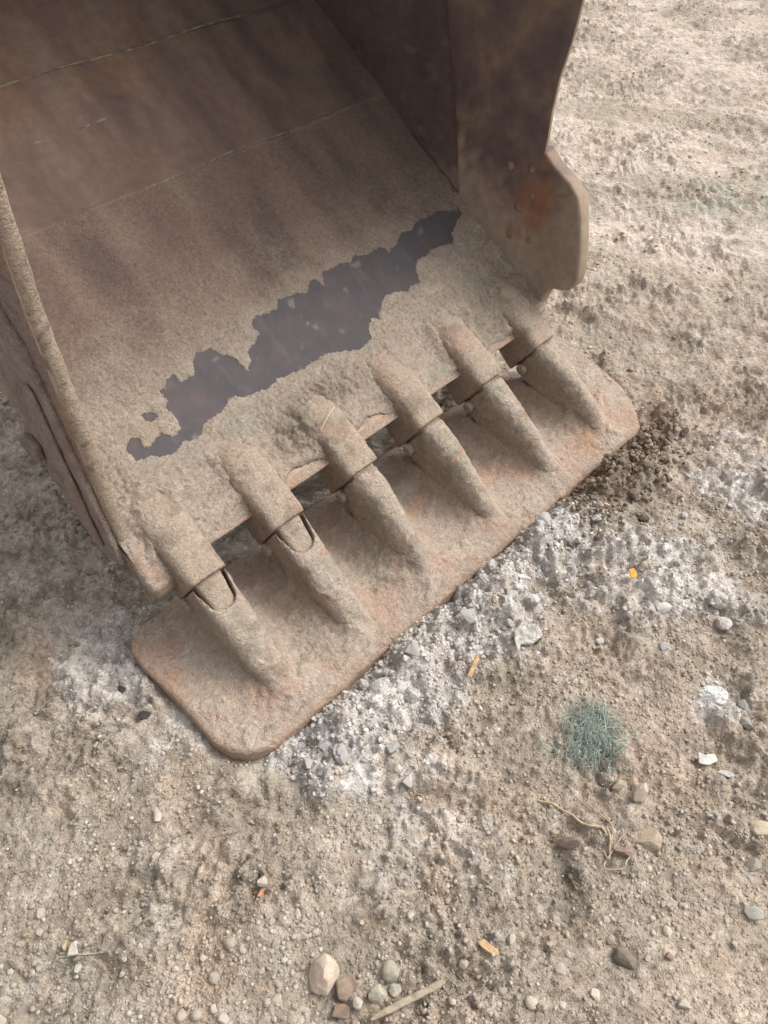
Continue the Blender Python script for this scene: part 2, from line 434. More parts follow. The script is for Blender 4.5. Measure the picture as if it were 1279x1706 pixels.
C_DUST = np.array([0.385, 0.305, 0.242])
C_DUST2 = np.array([0.43, 0.36, 0.295])
C_MUDDK = np.array([0.215, 0.172, 0.130])
C_RUST = np.array([0.395, 0.215, 0.115])
C_PINK = np.array([0.42, 0.262, 0.195])
C_RED = np.array([0.26, 0.115, 0.065])
C_STEEL = np.array([0.086, 0.080, 0.084])
C_BROWN = np.array([0.165, 0.122, 0.098])

PATCH = np.array([(0.123,0.272),(0.11,0.258),(0.116,0.239),(0.112,0.225),(0.13,0.223),(0.142,0.221),(0.168,0.207),(0.191,0.2),(0.213,0.205),(0.222,0.213),(0.251,0.201),(0.273,0.206),(0.288,0.221),(0.311,0.227),(0.344,0.225),(0.37,0.243),(0.385,0.242),(0.405,0.227),(0.432,0.225),(0.467,0.217),(0.501,0.228),(0.522,0.218),(0.536,0.222),(0.57,0.213),(0.583,0.22),(0.606,0.218),(0.648,0.22),(0.662,0.211),(0.683,0.205),(0.729,0.187),(0.755,0.191),(0.779,0.196),(0.785,0.217),(0.812,0.241),(0.83,0.227),(0.864,0.26),(0.891,0.271),(0.932,0.264),(0.959,0.251),(0.974,0.261),(1.007,0.257),(1.018,0.289),(1.043,0.313),(1.07,0.31),(1.103,0.32),(1.182,0.306),(1.198,0.331),(1.238,0.354),(1.272,0.369),(1.275,0.385),(1.213,0.406),(1.179,0.406),(1.122,0.409),(1.094,0.396),(1.047,0.4),(1.02,0.377),(0.999,0.376),(0.981,0.368),(0.976,0.394),(0.932,0.39),(0.889,0.403),(0.863,0.394),(0.827,0.405),(0.819,0.401),(0.776,0.404),(0.757,0.371),(0.75,0.398),(0.731,0.398),(0.705,0.375),(0.676,0.389),(0.628,0.394),(0.606,0.375),(0.565,0.38),(0.54,0.383),(0.526,0.364),(0.528,0.34),(0.51,0.329),(0.475,0.319),(0.47,0.296),(0.449,0.28),(0.447,0.299),(0.442,0.33),(0.425,0.339),(0.409,0.366),(0.371,0.372),(0.349,0.353),(0.339,0.333),(0.3,0.331),(0.307,0.357),(0.28,0.349),(0.263,0.335),(0.243,0.343),(0.249,0.321),(0.249,0.305),(0.236,0.298),(0.242,0.275),(0.238,0.239),(0.213,0.235),(0.197,0.253),(0.178,0.251),(0.17,0.243),(0.152,0.244),(0.152,0.269),(0.134,0.278)])
PATCH2 = np.array([(0.184,0.309),(0.204,0.309),(0.216,0.29),(0.208,0.282),(0.191,0.284),(0.179,0.297)])

def poly_sdf(px, py, poly):
    """signed distance, positive inside"""
    shp = px.shape; px = px.ravel(); py = py.ravel()
    d = np.full(px.shape, 1e9); ins = np.zeros(px.shape, bool)
    n = len(poly)
    for i in range(n):
        ax, ay = poly[i]; bx, by = poly[(i + 1) % n]
        ex, ey = bx - ax, by - ay
        t = np.clip(((px - ax) * ex + (py - ay) * ey) / (ex * ex + ey * ey + 1e-12), 0, 1)
        d = np.minimum(d, (px - ax - t * ex) ** 2 + (py - ay - t * ey) ** 2)
        c = (ay > py) != (by > py)
        with np.errstate(divide='ignore', invalid='ignore'):
            ins ^= c & (px < ex * (py - ay) / (ey if ey else 1e-12) + ax)
    d = np.sqrt(d)
    return np.where(ins, d, -d).reshape(shp)

TOOTH_U = [0.085, 0.300, 0.525, 0.753, 0.980, 1.203]
UL, UR = 0.010, 1.300

# --- shell of the bucket: flat floor, then a round back, then the top
ARC_R = 0.45
def shell_path():
    p = [(s, None) for s in np.arange(0, 1.131, 0.0075)]
    pts = []; nrm = []
    for s, _ in p:
        pts.append((-0.35 - s * CT, 0.235 + s * ST)); nrm.append((ST, CT))
    ex, ey = pts[-1]
    cx, cy = ex + ARC_R * ST, ey + ARC_R * CT
    for t in np.linspace(0.03, 2.75, 60):
        # rotate the outward radius (-n) clockwise from the floor towards the top
        a0 = math.atan2(-CT, -ST)
        aa = a0 - t
        pts.append((cx + ARC_R * math.cos(aa), cy + ARC_R * math.sin(aa))); nrm.append((-math.cos(aa), -math.sin(aa)))
    tx, ty = nrm[-1][1], -nrm[-1][0]
    ex, ey = pts[-1]
    for q in np.linspace(0.05, 0.62, 8):
        pts.append((ex + tx * q, ey + ty * q)); nrm.append(nrm[-1])
    return np.array(pts), np.array(nrm)
SP, SN = shell_path()

def rusty_shaded_floor_col(Uu, Ss):  # rust brown, kept extra dark to carry the bucket's inner shade
    n1 = fbm2(Uu, Ss * 0.25, 0.09, 4, 411); n2 = fbm2(Uu, Ss, 0.30, 4, 417); n3 = fbm2(Uu, Ss, 0.03, 3, 419)
    c = np.zeros(Uu.shape + (3,)) + np.array([0.168, 0.117, 0.094])
    c = mixc(c, [0.212, 0.152, 0.122], sstep(-0.2, 0.5, n1 + 0.5 * n2))
    c = mixc(c, [0.205, 0.155, 0.118], 0.5 * sstep(0.1, 0.4, n1 * 0.6 + n3 * 0.5))
    c = mixc(c, [0.108, 0.081, 0.072], 0.7 * sstep(0.05, 0.5, -n1 + 0.3 * n2))
    c = mixc(c, [0.22, 0.13, 0.07], 0.5 * sstep(0.2, 0.5, n2 + 0.3 * n3) * sstep(0.7, 0.95, Ss))
    return c

def floor_off(Uu, Ss):
    dent = 0.006 * fbm2(Uu, Ss, 0.35, 3, 401) + 0.0012 * fbm2(Uu, Ss * 0.4, 0.05, 2, 404)
    fade = sstep(0.45, 0.7, Ss) + 0.15
    # the seams where the floor's plates overlap stand as low steps
    return dent * fade + 0.004 * sstep(0.767, 0.772, Ss + 0.004 * fbm2(Uu, Ss, 0.2, 2, 409)) - 0.005 * sstep(1.108, 1.114, Ss)

def build_floor():
    us = np.linspace(UL - 0.021, UR + 0.012, 300)
    nr = len(SP)
    Uu, _ = np.meshgrid(us, np.zeros(nr))
    Vv = np.repeat(SP[:, :1], len(us), 1); Ww = np.repeat(SP[:, 1:], len(us), 1)
    s_arc = np.concatenate([[0], np.cumsum(np.hypot(*np.diff(SP, axis=0).T))])
    Ss = np.repeat(s_arc[:, None], len(us), 1)
    off = floor_off(Uu, Ss)
    Vt = Vv + SN[:, :1] * off; Wt = Ww + SN[:, 1:] * off
    top = L3(Uu, Vt, Wt).reshape(-1, 3)
    bot = L3(Uu, Vv - SN[:, :1] * 0.03, Ww - SN[:, 1:] * 0.03).reshape(-1, 3)
    nc = len(us)
    f = grid_faces(nr, nc); fb = f[:, ::-1] + nr * nc
    i = np.arange(nr * nc).reshape(nr, nc)
    def strip(r):
        return np.stack([r[:-1], r[1:], r[1:] + nr * nc, r[:-1] + nr * nc], -1)
    rim = np.concatenate([strip(i[0])[:, ::-1], strip(i[-1]), strip(i[:, 0]), strip(i[:, -1])[:, ::-1]])
    c = rusty_shaded_floor_col(Uu, Ss); n3 = fbm2(Uu, Ss, 0.03, 3, 419)
    bare = np.zeros(Uu.shape + (3,)) + C_STEEL
    bare = mixc(bare, [0.098, 0.085, 0.088], sstep(-0.2, 0.4, fbm2(Uu, Ss, 0.12, 3, 421)))
    bare = mixc(bare, [0.20, 0.175, 0.16], 0.8 * sstep(0.36, 0.5, fbm2(Uu, Ss, 0.045, 3, 425)))
    bare = mixc(bare, [0.135, 0.120, 0.118], 0.35 * sstep(0.12, 0.45, fbm2(Uu, Ss * 0.3, 0.03, 4, 427)))
    bare = mixc(bare, [0.14, 0.105, 0.09], 0.35 * sstep(0.2, 0.45, fbm2(Uu, Ss, 0.08, 4, 429)))
    t = 1 - sstep(0.47, 0.56, Ss)
    c = c * (1 - t[..., None]) + bare * t[..., None]
    c = c * (1 - 0.25 * sstep(0.768, 0.774, Ss))[..., None] * np.array([1.0, 0.97, 0.96])  # colour drops above the seam, painting the shade of the upper interior
    lip = 1 - sstep(0.02, 0.06, Ss + 0.02 * n3)
    c = mixc(c, [0.40, 0.29, 0.22], lip)
    c = c.reshape(-1, 3)
    col = np.concatenate([c, c * 0 + [0.27, 0.2, 0.15]])
    me = mesh_np('bucket_floor', np.concatenate([top, bot]), [f, fb, rim], col)
    o = link('bucket_floor', me, M_STEEL, bucket)
    me.materials.append(M_RUST)
    hi = (Ss[:-1, :-1].ravel() > 0.52).astype(np.int32)
    mi = np.zeros(len(me.polygons), np.int32); mi[:len(hi)] = hi
    me.polygons.foreach_set('material_index', mi)
    return o
build_floor()

def adapter_influence(u, s):
    d = np.full(np.broadcast(u, s).shape, 1e9)
    for tu in TOOTH_U:
        du = np.maximum(np.abs(u - tu) - 0.042, 0); ds = np.maximum(s - 0.135, 0)
        d = np.minimum(d, np.hypot(du, ds))
    return d

def build_floor_mud():
    us = np.arange(UL - 0.022, UR - 0.001, 0.0034)
    s1 = np.arange(-0.0015, 0.50, 0.0034); s2 = [s1[-1]]
    st = 0.0034
    while s2[-1] < 0.768: st = min(st * 1.03, 0.0065); s2.append(s2[-1] + st)
    ss = np.concatenate([s1, np.array(s2[1:])])
    Uu, Ss = np.meshgrid(us, ss)
    wob_u = 0.0045 * fbm2(Uu, Ss, 0.016, 3, 501); wob_s = 0.0045 * fbm2(Uu, Ss, 0.016, 3, 507)
    sd = np.maximum(poly_sdf(Uu + wob_u + 0.002 * fbm2(Uu, Ss, 0.007, 2, 513), Ss + wob_s + 0.002 * fbm2(Uu, Ss, 0.007, 2, 515), PATCH), poly_sdf(Uu + wob_u, Ss + wob_s, PATCH2))
    isl = fbm2(Uu, Ss, 0.03, 3, 509)
    upper = sstep(0.30, 0.40, Ss)
    sd = sd - 0.004 + 0.003 * upper * fbm2(Uu, Ss, 0.008, 2, 511)
    edge_t = 0.25 * sstep(0.0, 0.003, -sd) + 0.75 * sstep(0.0, 0.030, -sd)
    thick = 0.0030 * (1 - sstep(0.28, 0.42, Ss)) + 0.0018
    thick = thick * (1 - 0.75 * sstep(0.40, 0.72, Ss))
    g = fbm2(Uu, Ss, 0.009, 2, 521); g2 = fbm2(Uu, Ss, 0.035, 3, 525); g3 = fbm2(Uu, Ss, 0.10, 3, 529)
    lump = lumps2(Uu, Ss, 0.011, 531, 0.55)
    coarse = np.exp(-(((Uu - 0.48) / 0.10) ** 2 + ((Ss - 0.10) / 0.07) ** 2))
    coarse = np.maximum(coarse, 0.8 * np.exp(-(((Uu - 0.60) / 0.10) ** 2 + ((Ss - 0.14) / 0.05) ** 2)))
    coarse = np.maximum(coarse, 0.5 * np.exp(-(((Uu - 0.07) / 0.05) ** 2 + ((Ss - 0.20) / 0.12) ** 2)))
    coarse = np.maximum(coarse, 0.45 * np.exp(-(((Uu - 1.15) / 0.14) ** 2 + ((Ss - 0.10) / 0.08) ** 2)))
    ad = adapter_influence(Uu, Ss)
    smoothz = sstep(0.15, 0.45, g3) * (1 - coarse) * (1 - sstep(0.3, 0.4, Ss))      # smeared, slick patches
    grain = (1 - 0.75 * smoothz)
    h = thick * edge_t + edge_t * grain * (0.0020 * g + 0.0042 * lump * (0.6 + 0.8 * coarse)) + edge_t * 0.0025 * g2
    h = h + coarse * edge_t * (0.012 + 0.026 * (billow2(Uu, Ss, 0.035, 3, 541) - 0.2) + 0.016 * lumps2(Uu, Ss, 0.024, 547, 0.8) + 0.006 * g)
    h = h + edge_t * 0.017 * np.exp(-(ad / 0.026) ** 2) * (0.6 + 0.9 * g2)
    side = np.where(Ss < 0.13, UR - Uu, np.minimum(np.maximum(Uu - UL, 0), UR - Uu))
    h = h + edge_t * 0.018 * np.exp(-(side / 0.03) ** 2) * (0.6 + 0.6 * g2) * (1 - sstep(0.45, 0.75, Ss))
    # mud ends raggedly above and leaves the lip's edge bare between the teeth
    topn = Ss + 0.16 * g3 + 0.08 * g2
    keep = np.ones_like(h, bool)
    h = h * (1 - sstep(0.42, 0.70, topn) * 0.90)
    h = h * (0.2 + 0.8 * sstep(0.0, 0.045, Ss + 0.015 * g2)) * (0.25 + 0.75 * sstep(UL - 0.024, UL + 0.015, Uu))
    lipn = 0.004 + 0.026 * np.exp(-((Uu - 0.405) / 0.05) ** 2) + 0.034 * np.exp(-((Uu - 0.63) / 0.05) ** 2) + 0.012 * np.exp(-((Uu - 1.09) / 0.05) ** 2) + 0.018 * fbm2(Uu, Ss * 0.3, 0.06, 3, 551) + 0.006 * g2 + 0.003 * g
    lipn = np.where(Uu < 0.16, -0.02, lipn)
    lt = Ss - lipn
    keep &= lt > 0
    h = h * sstep(-0.001, 0.006, lt) 
    keep &= sd < 0
    h = np.maximum(h, 0.0005)
    h = np.minimum(h, 0.045)
    c = np.zeros(Uu.shape + (3,)) + np.array([0.36, 0.295, 0.236])
    c = mixc(c, C_DUST2, 0.8 * sstep(0.0, 0.5, g2 + 0.5 * g3))
    c = mixc(c, [0.385, 0.305, 0.236], smoothz)
    c = mixc(c, C_MUDDK, 0.6 * sstep(0.1, 0.5, -g + 0.5 * -g2))
    c = mixc(c, [0.235, 0.195, 0.148], 0.75 * coarse)
    c = mixc(c, [0.285, 0.272, 0.215], 0.5 * sstep(0.1, 0.5, fbm2(Uu, Ss, 0.14, 3, 561)))
    c = mixc(c, [0.265, 0.208, 0.163], 0.75 * sstep(0.26, 0.50, Ss + 0.12 * g3))
    t = 0.97 * sstep(0.28, 0.62, Ss + 0.12 * g3 + 0.08 * g2 + 0.09 * g)  # mud thins to rust upward; the darkening also paints in interior shade
    c = c * (1 - t[..., None]) + rusty_shaded_floor_col(Uu, Ss) * t[..., None]
    P = F3(Uu, Ss, h + floor_off(Uu, Ss)).reshape(-1, 3)
    f = grid_faces(*Uu.shape)
    kf = keep.ravel()[f].all(1)
    f = f[kf]
    used = np.zeros(len(P), bool); used[f.ravel()] = True
    # close the crust's broken rims down to the steel
    e = np.concatenate([f[:, [0, 1]], f[:, [1, 2]], f[:, [2, 3]], f[:, [3, 0]]])
    key = np.sort(e, 1); kk = key[:, 0].astype(np.int64) * len(P) + key[:, 1]
    un, inv, cnt = np.unique(kk, return_inverse=True, return_counts=True)
    be = e[cnt[inv] == 1]
    low = F3(Uu, Ss, floor_off(Uu, Ss) - 0.0012).reshape(-1, 3)
    allv = np.concatenate([P, low]); rim = np.stack([be[:, 1], be[:, 0], be[:, 0] + len(P), be[:, 1] + len(P)], -1)
    fall = np.concatenate([f, rim])
    cc = np.concatenate([c.reshape(-1, 3)] * 2)
    idx = np.unique(fall); remap = np.zeros(len(allv), int); remap[idx] = np.arange(len(idx))
    me = mesh_np('dried_mud', allv[idx], remap[fall], cc[idx])
    o = link('dried_mud', me, M_MUD, bucket)
build_floor_mud()

# --- prism helper for plates cut from an outline
def prism(name, outline, u0, u1, mat, colf, bevel=0.006, parent=bucket, seg=2, warp=None):
    """outline: (v,w) points; extruded between u0 and u1, edges bevelled, densified, coloured per vertex"""
    bm = bmesh.new()
    vs0 = [bm.verts.new(L3(u0, v, w).tolist()) for v, w in outline]
    f = bm.faces.new(vs0)
    r = bmesh.ops.extrude_face_region(bm, geom=[f])
    nv = [g for g in r['geom'] if isinstance(g, bmesh.types.BMVert)]
    for q in nv: q.co.x += (u1 - u0)
    bmesh.ops.recalc_face_normals(bm, faces=bm.faces)
    ed = [q for q in bm.edges if q.calc_face_angle(0) > 0.5]
    bmesh.ops.bevel(bm, geom=ed, offset=bevel, segments=seg, profile=0.5, affect='EDGES')
    bmesh.ops.triangulate(bm, faces=[q for q in bm.faces if len(q.verts) > 4])
    for _ in range(7):
        lng = [q for q in bm.edges if q.calc_length() > 0.03]
        if not lng: break
        bmesh.ops.subdivide_edges(bm, edges=lng, cuts=1)
        bmesh.ops.triangulate(bm, faces=[q for q in bm.faces if len(q.verts) > 4])
    me = bpy.data.meshes.new(name); bm.to_mesh(me); bm.free()
    me.update()
    P = co_of(me); Nn = no_of(me)
    if warp is not None:
        P2 = warp(P, Nn)
        me.vertices.foreach_set('co', P2.astype(np.float32).ravel()); me.update()
    set_col(me, colf(P, Nn))
    me.polygons.foreach_set('use_smooth', np.ones(len(me.polygons), bool))
    o = link(name, me, mat, parent)
    return o

def dusty_col(seed, dust=0.75, base=C_BROWN, rust=0.4):
    def f(P, Nn):
        n1 = fbm3(P, 0.12, 4, seed); n2 = fbm3(P, 0.035, 3, seed + 9); n3 = fbm3(P, 0.05, 3, seed + 17)
        c = np.zeros(P.shape) + base
        c = mixc(c, C_RUST * 0.8, rust * sstep(0.05, 0.4, n3 + 0.5 * n1))
        t = np.clip(sstep(-0.35, 0.35, n1 + 0.7 * n2 + (dust - 0.5)), 0, 1)
        c = mixc(c, C_DUST, t * min(1, dust + 0.2))
        c = mixc(c, C_DUST2, 0.5 * sstep(0.1, 0.5, n2))
        return c
    return f

# side plates: the floor's underside, the round back and the straight front edge
front_L = [(-0.442, 0.285), (-0.442, 0.42), (-0.430, 0.62), (-0.424, 0.83), (-0.392, 1.04), (-0.35, 1.25), (-0.30, 1.50), (-0.28, 1.66)]
back_ol = [(v - nx * 0.026, w - ny * 0.026) for (v, w), (nx, ny) in list(zip(SP, SN))[::-1][::4]]
def side_outline(front):
    o = list(front)
    for p in back_ol:
        if p[0] < -0.42: o.append(p)
    return o
def col_left(P, Nn):
    n1 = fbm3(P, 0.10, 4, 611); n2 = fbm3(P, 0.03, 3, 613)
    v = -P[:, 1]; w = P[:, 2]
    c = np.zeros(P.shape) + [0.285, 0.22, 0.19]
    c = mixc(c, [0.215, 0.165, 0.155], 0.7 * sstep(0.0, 0.4, n1))
    c = mixc(c, C_DUST, 0.8 * sstep(0.0, 0.5, n2 - 0.5 * n1))
    c = mixc(c, C_RUST, 0.45 * sstep(0.1, 0.4, fbm3(P, 0.06, 3, 619)))
    fr = sstep(-0.478, -0.455, v)
    c = mixc(c, [0.40, 0.315, 0.235], 0.85 * fr)
    c = mixc(c, C_PINK, 0.7 * fr * sstep(0.0, 0.35, n1 + 0.4 * n2))
    return c
prism('side_plate', side_outline(front_L), UL - 0.022, UL - 0.0005, M_RUST, col_left, 0.004)

def col_right(P, Nn):
    n1 = fbm3(P, 0.16, 4, 631); n2 = fbm3(P, 0.035, 3, 633)
    w = P[:, 2]; v = -P[:, 1]
    c = np.zeros(P.shape) + [0.125, 0.092, 0.086]  # inner wall tone lowered, so shade inside the bucket sits in the colour
    c = mixc(c, [0.095, 0.070, 0.066], 0.7 * sstep(0.0, 0.4, n1))
    c = mixc(c, [0.135, 0.102, 0.084], 0.6 * sstep(0.0, 0.4, -n1 + 0.5 * n2))
    fr = (v + 0.35) * -CT + (w - 0.235) * ST      # distance up the floor
    fn = (v + 0.35) * ST + (w - 0.235) * CT       # height off the floor
    low = np.clip((0.16 - fn) / 0.16, 0, 1) * (1 - sstep(0.3, 0.6, fr))
    c = mixc(c, C_DUST, 0.95 * sstep(0.05, 0.7, low + 0.4 * n2))
    c = mixc(c, [0.34, 0.26, 0.18], 0.8 * sstep(0.2, 0.7, -Nn[:, 1]) * sstep(-0.4, 0.1, n2 + 0.2))
    return c
front_R = [(-0.372, 0.238), (-0.385, 0.30), (-0.455, 0.36), (-0.460, 0.50), (-0.470, 0.62), (-0.470, 0.74), (-0.464, 0.83), (-0.446, 0.91), (-0.436, 0.99), (-0.382, 1.25), (-0.30, 1.50), (-0.28, 1.66)]
side_R = prism('side_plate', side_outline(front_R), UR + 0.0005, UR + 0.026, M_RUST, col_right, 0.006)
def col_strip(P, Nn):
    n1 = fbm3(P, 0.10, 4, 641); n2 = fbm3(P, 0.03, 3, 643)
    w = P[:, 2]; v = -P[:, 1]
    c = np.zeros(P.shape) + [0.158, 0.114, 0.103]
    c = mixc(c, [0.120, 0.085, 0.088], 0.75 * sstep(-0.05, 0.35, n1))
    c = mixc(c, [0.25, 0.185, 0.135], 0.6 * sstep(0.05, 0.4, -n1 + 0.4 * n2))
    rz = np.exp(-(((w - 0.50) / 0.13) ** 2 + ((v + 0.44) / 0.07) ** 2))
    c = mixc(c, [0.265, 0.135, 0.082], 0.9 * sstep(0.25, 0.7, rz * 0.9 + 0.7 * n2 + 0.3 * n1))
    c = mixc(c, [0.27, 0.12, 0.075], 0.5 * sstep(0.6, 1.1, rz + 0.8 * n1 + 0.5 * n2))
    fn = (v + 0.35) * ST + (w - 0.235) * CT
    c = mixc(c, C_DUST, 0.9 * sstep(0.20, 0.05, fn + 0.10 * n2))
    c = mixc(c, [0.34, 0.26, 0.18], 0.8 * sstep(0.5, 0.9, -Nn[:, 1]) * sstep(0.60, 0.7, w))
    return c
prism('wear_strip', [(-0.463, 0.30), (-0.459, 0.50), (-0.452, 0.60), (-0.436, 0.655), (-0.434, 0.70), (-0.434, 0.76), (-0.428, 0.83), (-0.411, 0.91), (-0.401, 0.99), (-0.352, 1.24), (-0.80, 1.24), (-0.778, 0.915), (-0.752, 0.79), (-0.722, 0.654), (-0.694, 0.452), (-0.60, 0.392)], UR - 0.0098, UR, M_RUST, col_strip, 0.0010)

# side cutter bolted outside the right side plate
def col_cut(P, Nn):
    c = col_strip(P, Nn)
    n1 = fbm3(P, 0.10, 4, 651); n2 = fbm3(P, 0.025, 3, 653)
    w = P[:, 2]; v = -P[:, 1]
    lobe = sstep(-0.44, -0.34, v + 0.05 * n1 + 0.02 * n2) * sstep(0.68, 0.56, w + 0.1 * n2)
    c = mixc(c, [0.295, 0.23, 0.18], 0.9 * lobe)
    c = mixc(c, [0.34, 0.28, 0.225], 0.5 * lobe * sstep(-0.1, 0.4, n2))
    c = mixc(c, [0.34, 0.26, 0.18], 0.7 * sstep(0.3, 0.8, -Nn[:, 1]))
    return c
cutter = prism('side_cutter', [(-0.478, 0.665), (-0.437, 0.665), (-0.405, 0.640), (-0.352, 0.615), (-0.322, 0.590), (-0.304, 0.548), (-0.282, 0.450), (-0.276, 0.395), (-0.279, 0.366), (-0.292, 0.344), (-0.315, 0.332), (-0.348, 0.322), (-0.364, 0.300), (-0.384, 0.236), (-0.48, 0.30), (-0.475, 0.50), (-0.470, 0.70)], UR - 0.0095, UR + 0.034, M_RUST, col_cut, 0.0085, seg=4)

def bolt(v, w, r, parent, u=UR - 0.010):
    bm = bmesh.new()
    bmesh.ops.create_uvsphere(bm, u_segments=12, v_segments=8, radius=r)
    for q in bm.verts: q.co = Vector((q.co.x * 0.45 + u, q.co.y - v, q.co.z + w))
    me = bpy.data.meshes.new('bolt'); bm.to_mesh(me); bm.free()
    P = co_of(me)
    n = fbm3(P, 0.012, 3, int(abs(v * 1000)))
    me.vertices.foreach_set('co', (P + n[:, None] * 0.002 * np.array([1, 1, 1])).astype(np.float32).ravel())
    set_col(me, mixc(np.zeros(P.shape) + [0.24, 0.17, 0.13], [0.33, 0.26, 0.2], sstep(-0.2, 0.3, n)))
    me.polygons.foreach_set('use_smooth', np.ones(len(me.polygons), bool))
    return link('bolt', me, M_MUD, parent)
for v, w, r in [(-0.531, 0.598, 0.012), (-0.466, 0.612, 0.010), (-0.490, 0.503, 0.012), (-0.507, 0.420, 0.010), (-0.440, 0.430, 0.010), (-0.452, 0.547, 0.009)]:
    bolt(v, w, r, bucket)

# left side cutter: a thick worn bar along the front edge that ends in a point beside the lip
def left_cutter():
    w = np.concatenate([np.arange(0.180, 0.9, 0.008), np.arange(0.9, 1.66, 0.02)])
    fv = np.interp(w, [0.180, 0.23, 0.30, 0.42, 0.62, 0.83, 1.04, 1.25, 1.5, 1.66], [-0.418, -0.426, -0.434, -0.436, -0.424, -0.418, -0.386, -0.344, -0.294, -0.274])
    n = 24
    rings = []
    for k, (ww, vv) in enumerate(zip(w, fv)):
        t = np.clip((ww - 0.183) / 0.10, 0, 1)
        hw = 0.009 + 0.0100 * t ** 0.7             # half width across
        dp = 0.026 + 0.046 * t ** 0.6              # depth behind the front edge
        cu = UL - 0.007
        a0 = np.linspace(0, 2 * np.pi, n, endpoint=False)
        ex = 0.55
        ca, sa = np.cos(a0), np.sin(a0)
        uu = cu + hw * np.sign(sa) * np.abs(sa) ** ex
        v2 = vv - dp + dp * np.sign(ca) * np.abs(ca) ** ex
        rings.append(L3(uu, v2, ww + 0 * uu))
    P = np.array(rings).reshape(-1, 3); nr = len(w)
    i = np.arange(nr * n).reshape(nr, n); j = np.roll(i, -1, 1)
    f = np.stack([i[:-1], j[:-1], j[1:], i[1:]], -1).reshape(-1, 4)
    caps = [i[0][None, ::-1], i[-1][None, :]]
    nn = fbm3(P, 0.05, 4, 661); n2 = fbm3(P, 0.018, 3, 663)
    ctr = P - L3(UL - 0.018, -0.46, 0)
    ctr[:, 2] = 0
    P = P + ctr / (np.linalg.norm(ctr, axis=1, keepdims=True) + 1e-9) * (0.0035 * nn + 0.0018 * n2)[:, None]
    v = -P[:, 1]; fr = np.repeat(fv, n)
    tt = sstep(0.014, 0.003, fr - v)  # front-lit strip, painted lighter along the bar's front edge
    c = np.zeros(P.shape) + [0.265, 0.205, 0.18]
    c = mixc(c, [0.215, 0.165, 0.158], 0.6 * sstep(-0.05, 0.3, nn))
    c = mixc(c, [0.27, 0.21, 0.17], 0.6 * sstep(0.0, 0.35, n2 + 0.05))
    c = mixc(c, [0.40, 0.325, 0.25], 0.9 * tt)
    c = mixc(c, [0.40, 0.235, 0.15], 0.8 * np.exp(-((fr - v - 0.016) / 0.010) ** 2) * sstep(-0.2, 0.2, nn))
    c = mixc(c, [0.13, 0.10, 0.08], 0.6 * sstep(0.25, 0.4, n2) * sstep(0.4, 0.55, P[:, 2]))
    me = mesh_np('side_cutter', P, [f] + caps, c)
    return link('side_cutter', me, M_MUD, bucket)
left_cutter()

# worn outer wear plates low on the left side, their ends broken and stepped
def wear(outl, u0, u1, seed, nm):
    def colf(P, Nn):
        n1 = fbm3(P, 0.07, 4, seed); n2 = fbm3(P, 0.02, 3, seed + 3)
        c = np.zeros(P.shape) + [0.275, 0.212, 0.188]
        c = mixc(c, [0.21, 0.16, 0.155], 0.7 * sstep(-0.05, 0.3, n1))
        c = mixc(c, [0.36, 0.295, 0.24], 0.7 * sstep(-0.2, 0.4, n2))
        c = mixc(c, C_RUST * 0.9, 0.25 * sstep(0.15, 0.45, fbm3(P, 0.05, 3, seed + 5)))
        return c
    def warp(P, Nn):
        return P + Nn * (0.003 * fbm3(P, 0.04, 3, seed + 7))[:, None]
    return prism(nm, outl, u0, u1, M_MUD, colf, 0.004, warp=warp)
wear([(-0.44, 0.30), (-0.455, 0.50), (-0.47, 0.75), (-0.60, 0.95), (-0.95, 0.95), (-0.80, 0.66), (-0.700, 0.568), (-0.652, 0.512), (-0.690, 0.450), (-0.708, 0.423), (-0.705, 0.386), (-0.655, 0.379), (-0.667, 0.318), (-0.611, 0.314), (-0.597, 0.276), (-0.548, 0.286), (-0.573, 0.218), (-0.519, 0.191), (-0.425, 0.235)], UL - 0.036, UL - 0.0225, 671, 'wear_plate')
wear([(-0.480, 0.255), (-0.492, 0.45), (-0.497, 0.655), (-0.516, 0.663), (-0.568, 0.608), (-0.561, 0.594), (-0.560, 0.546), (-0.552, 0.515), (-0.545, 0.492), (-0.565, 0.457), (-0.545, 0.437), (-0.517, 0.434), (-0.553, 0.395), (-0.578, 0.336), (-0.552, 0.280), (-0.50, 0.245)], UL - 0.045, UL - 0.0360, 677, 'wear_plate')
wear([(-0.700, 0.425), (-0.702, 0.390), (-0.655, 0.382), (-0.625, 0.405), (-0.612, 0.452), (-0.645, 0.462)], UL - 0.052, UL - 0.0365, 683, 'wear_plate')

# --- cutting edge (the lip plate under the floor)
def cutting_edge():
    us = np.linspace(UL - 0.024, UR + 0.012, 240)
    prof = [(0.20, -0.031), (0.20, -0.046), (0.034, -0.044), (0.018, -0.038), (0.006, -0.018), (-0.003, -0.004), (-0.0035, -0.0012), (-0.002, 0.0010), (0.001, 0.0016), (0.020, 0.0006)]
    P = []
    for s, n in prof:
        wob = 0.0012 * fbm2(us, us * 0, 0.12, 3, 691) if s < 0.02 else 0 * us
        P.append(F3(us, s + wob, n + 0 * us))
    P = np.array(P); nr, nc = P.shape[:2]; Pf = P.reshape(-1, 3)
    f = grid_faces(nr, nc)
    caps = [np.arange(nr)[None, :] * nc, (np.arange(nr)[::-1] * nc + nc - 1)[None, :]]
    n1 = fbm3(Pf, 0.05, 4, 695)
    c = mixc(np.zeros(Pf.shape) + [0.40, 0.285, 0.215], C_DUST, sstep(-0.3, 0.2, n1))
    c = mixc(c, C_RUST, 0.25 * sstep(0.1, 0.4, -n1))
    me = mesh_np('cutting_edge', Pf, [f] + caps, c)
    link('cutting_edge', me, M_MUD, bucket)
cutting_edge()

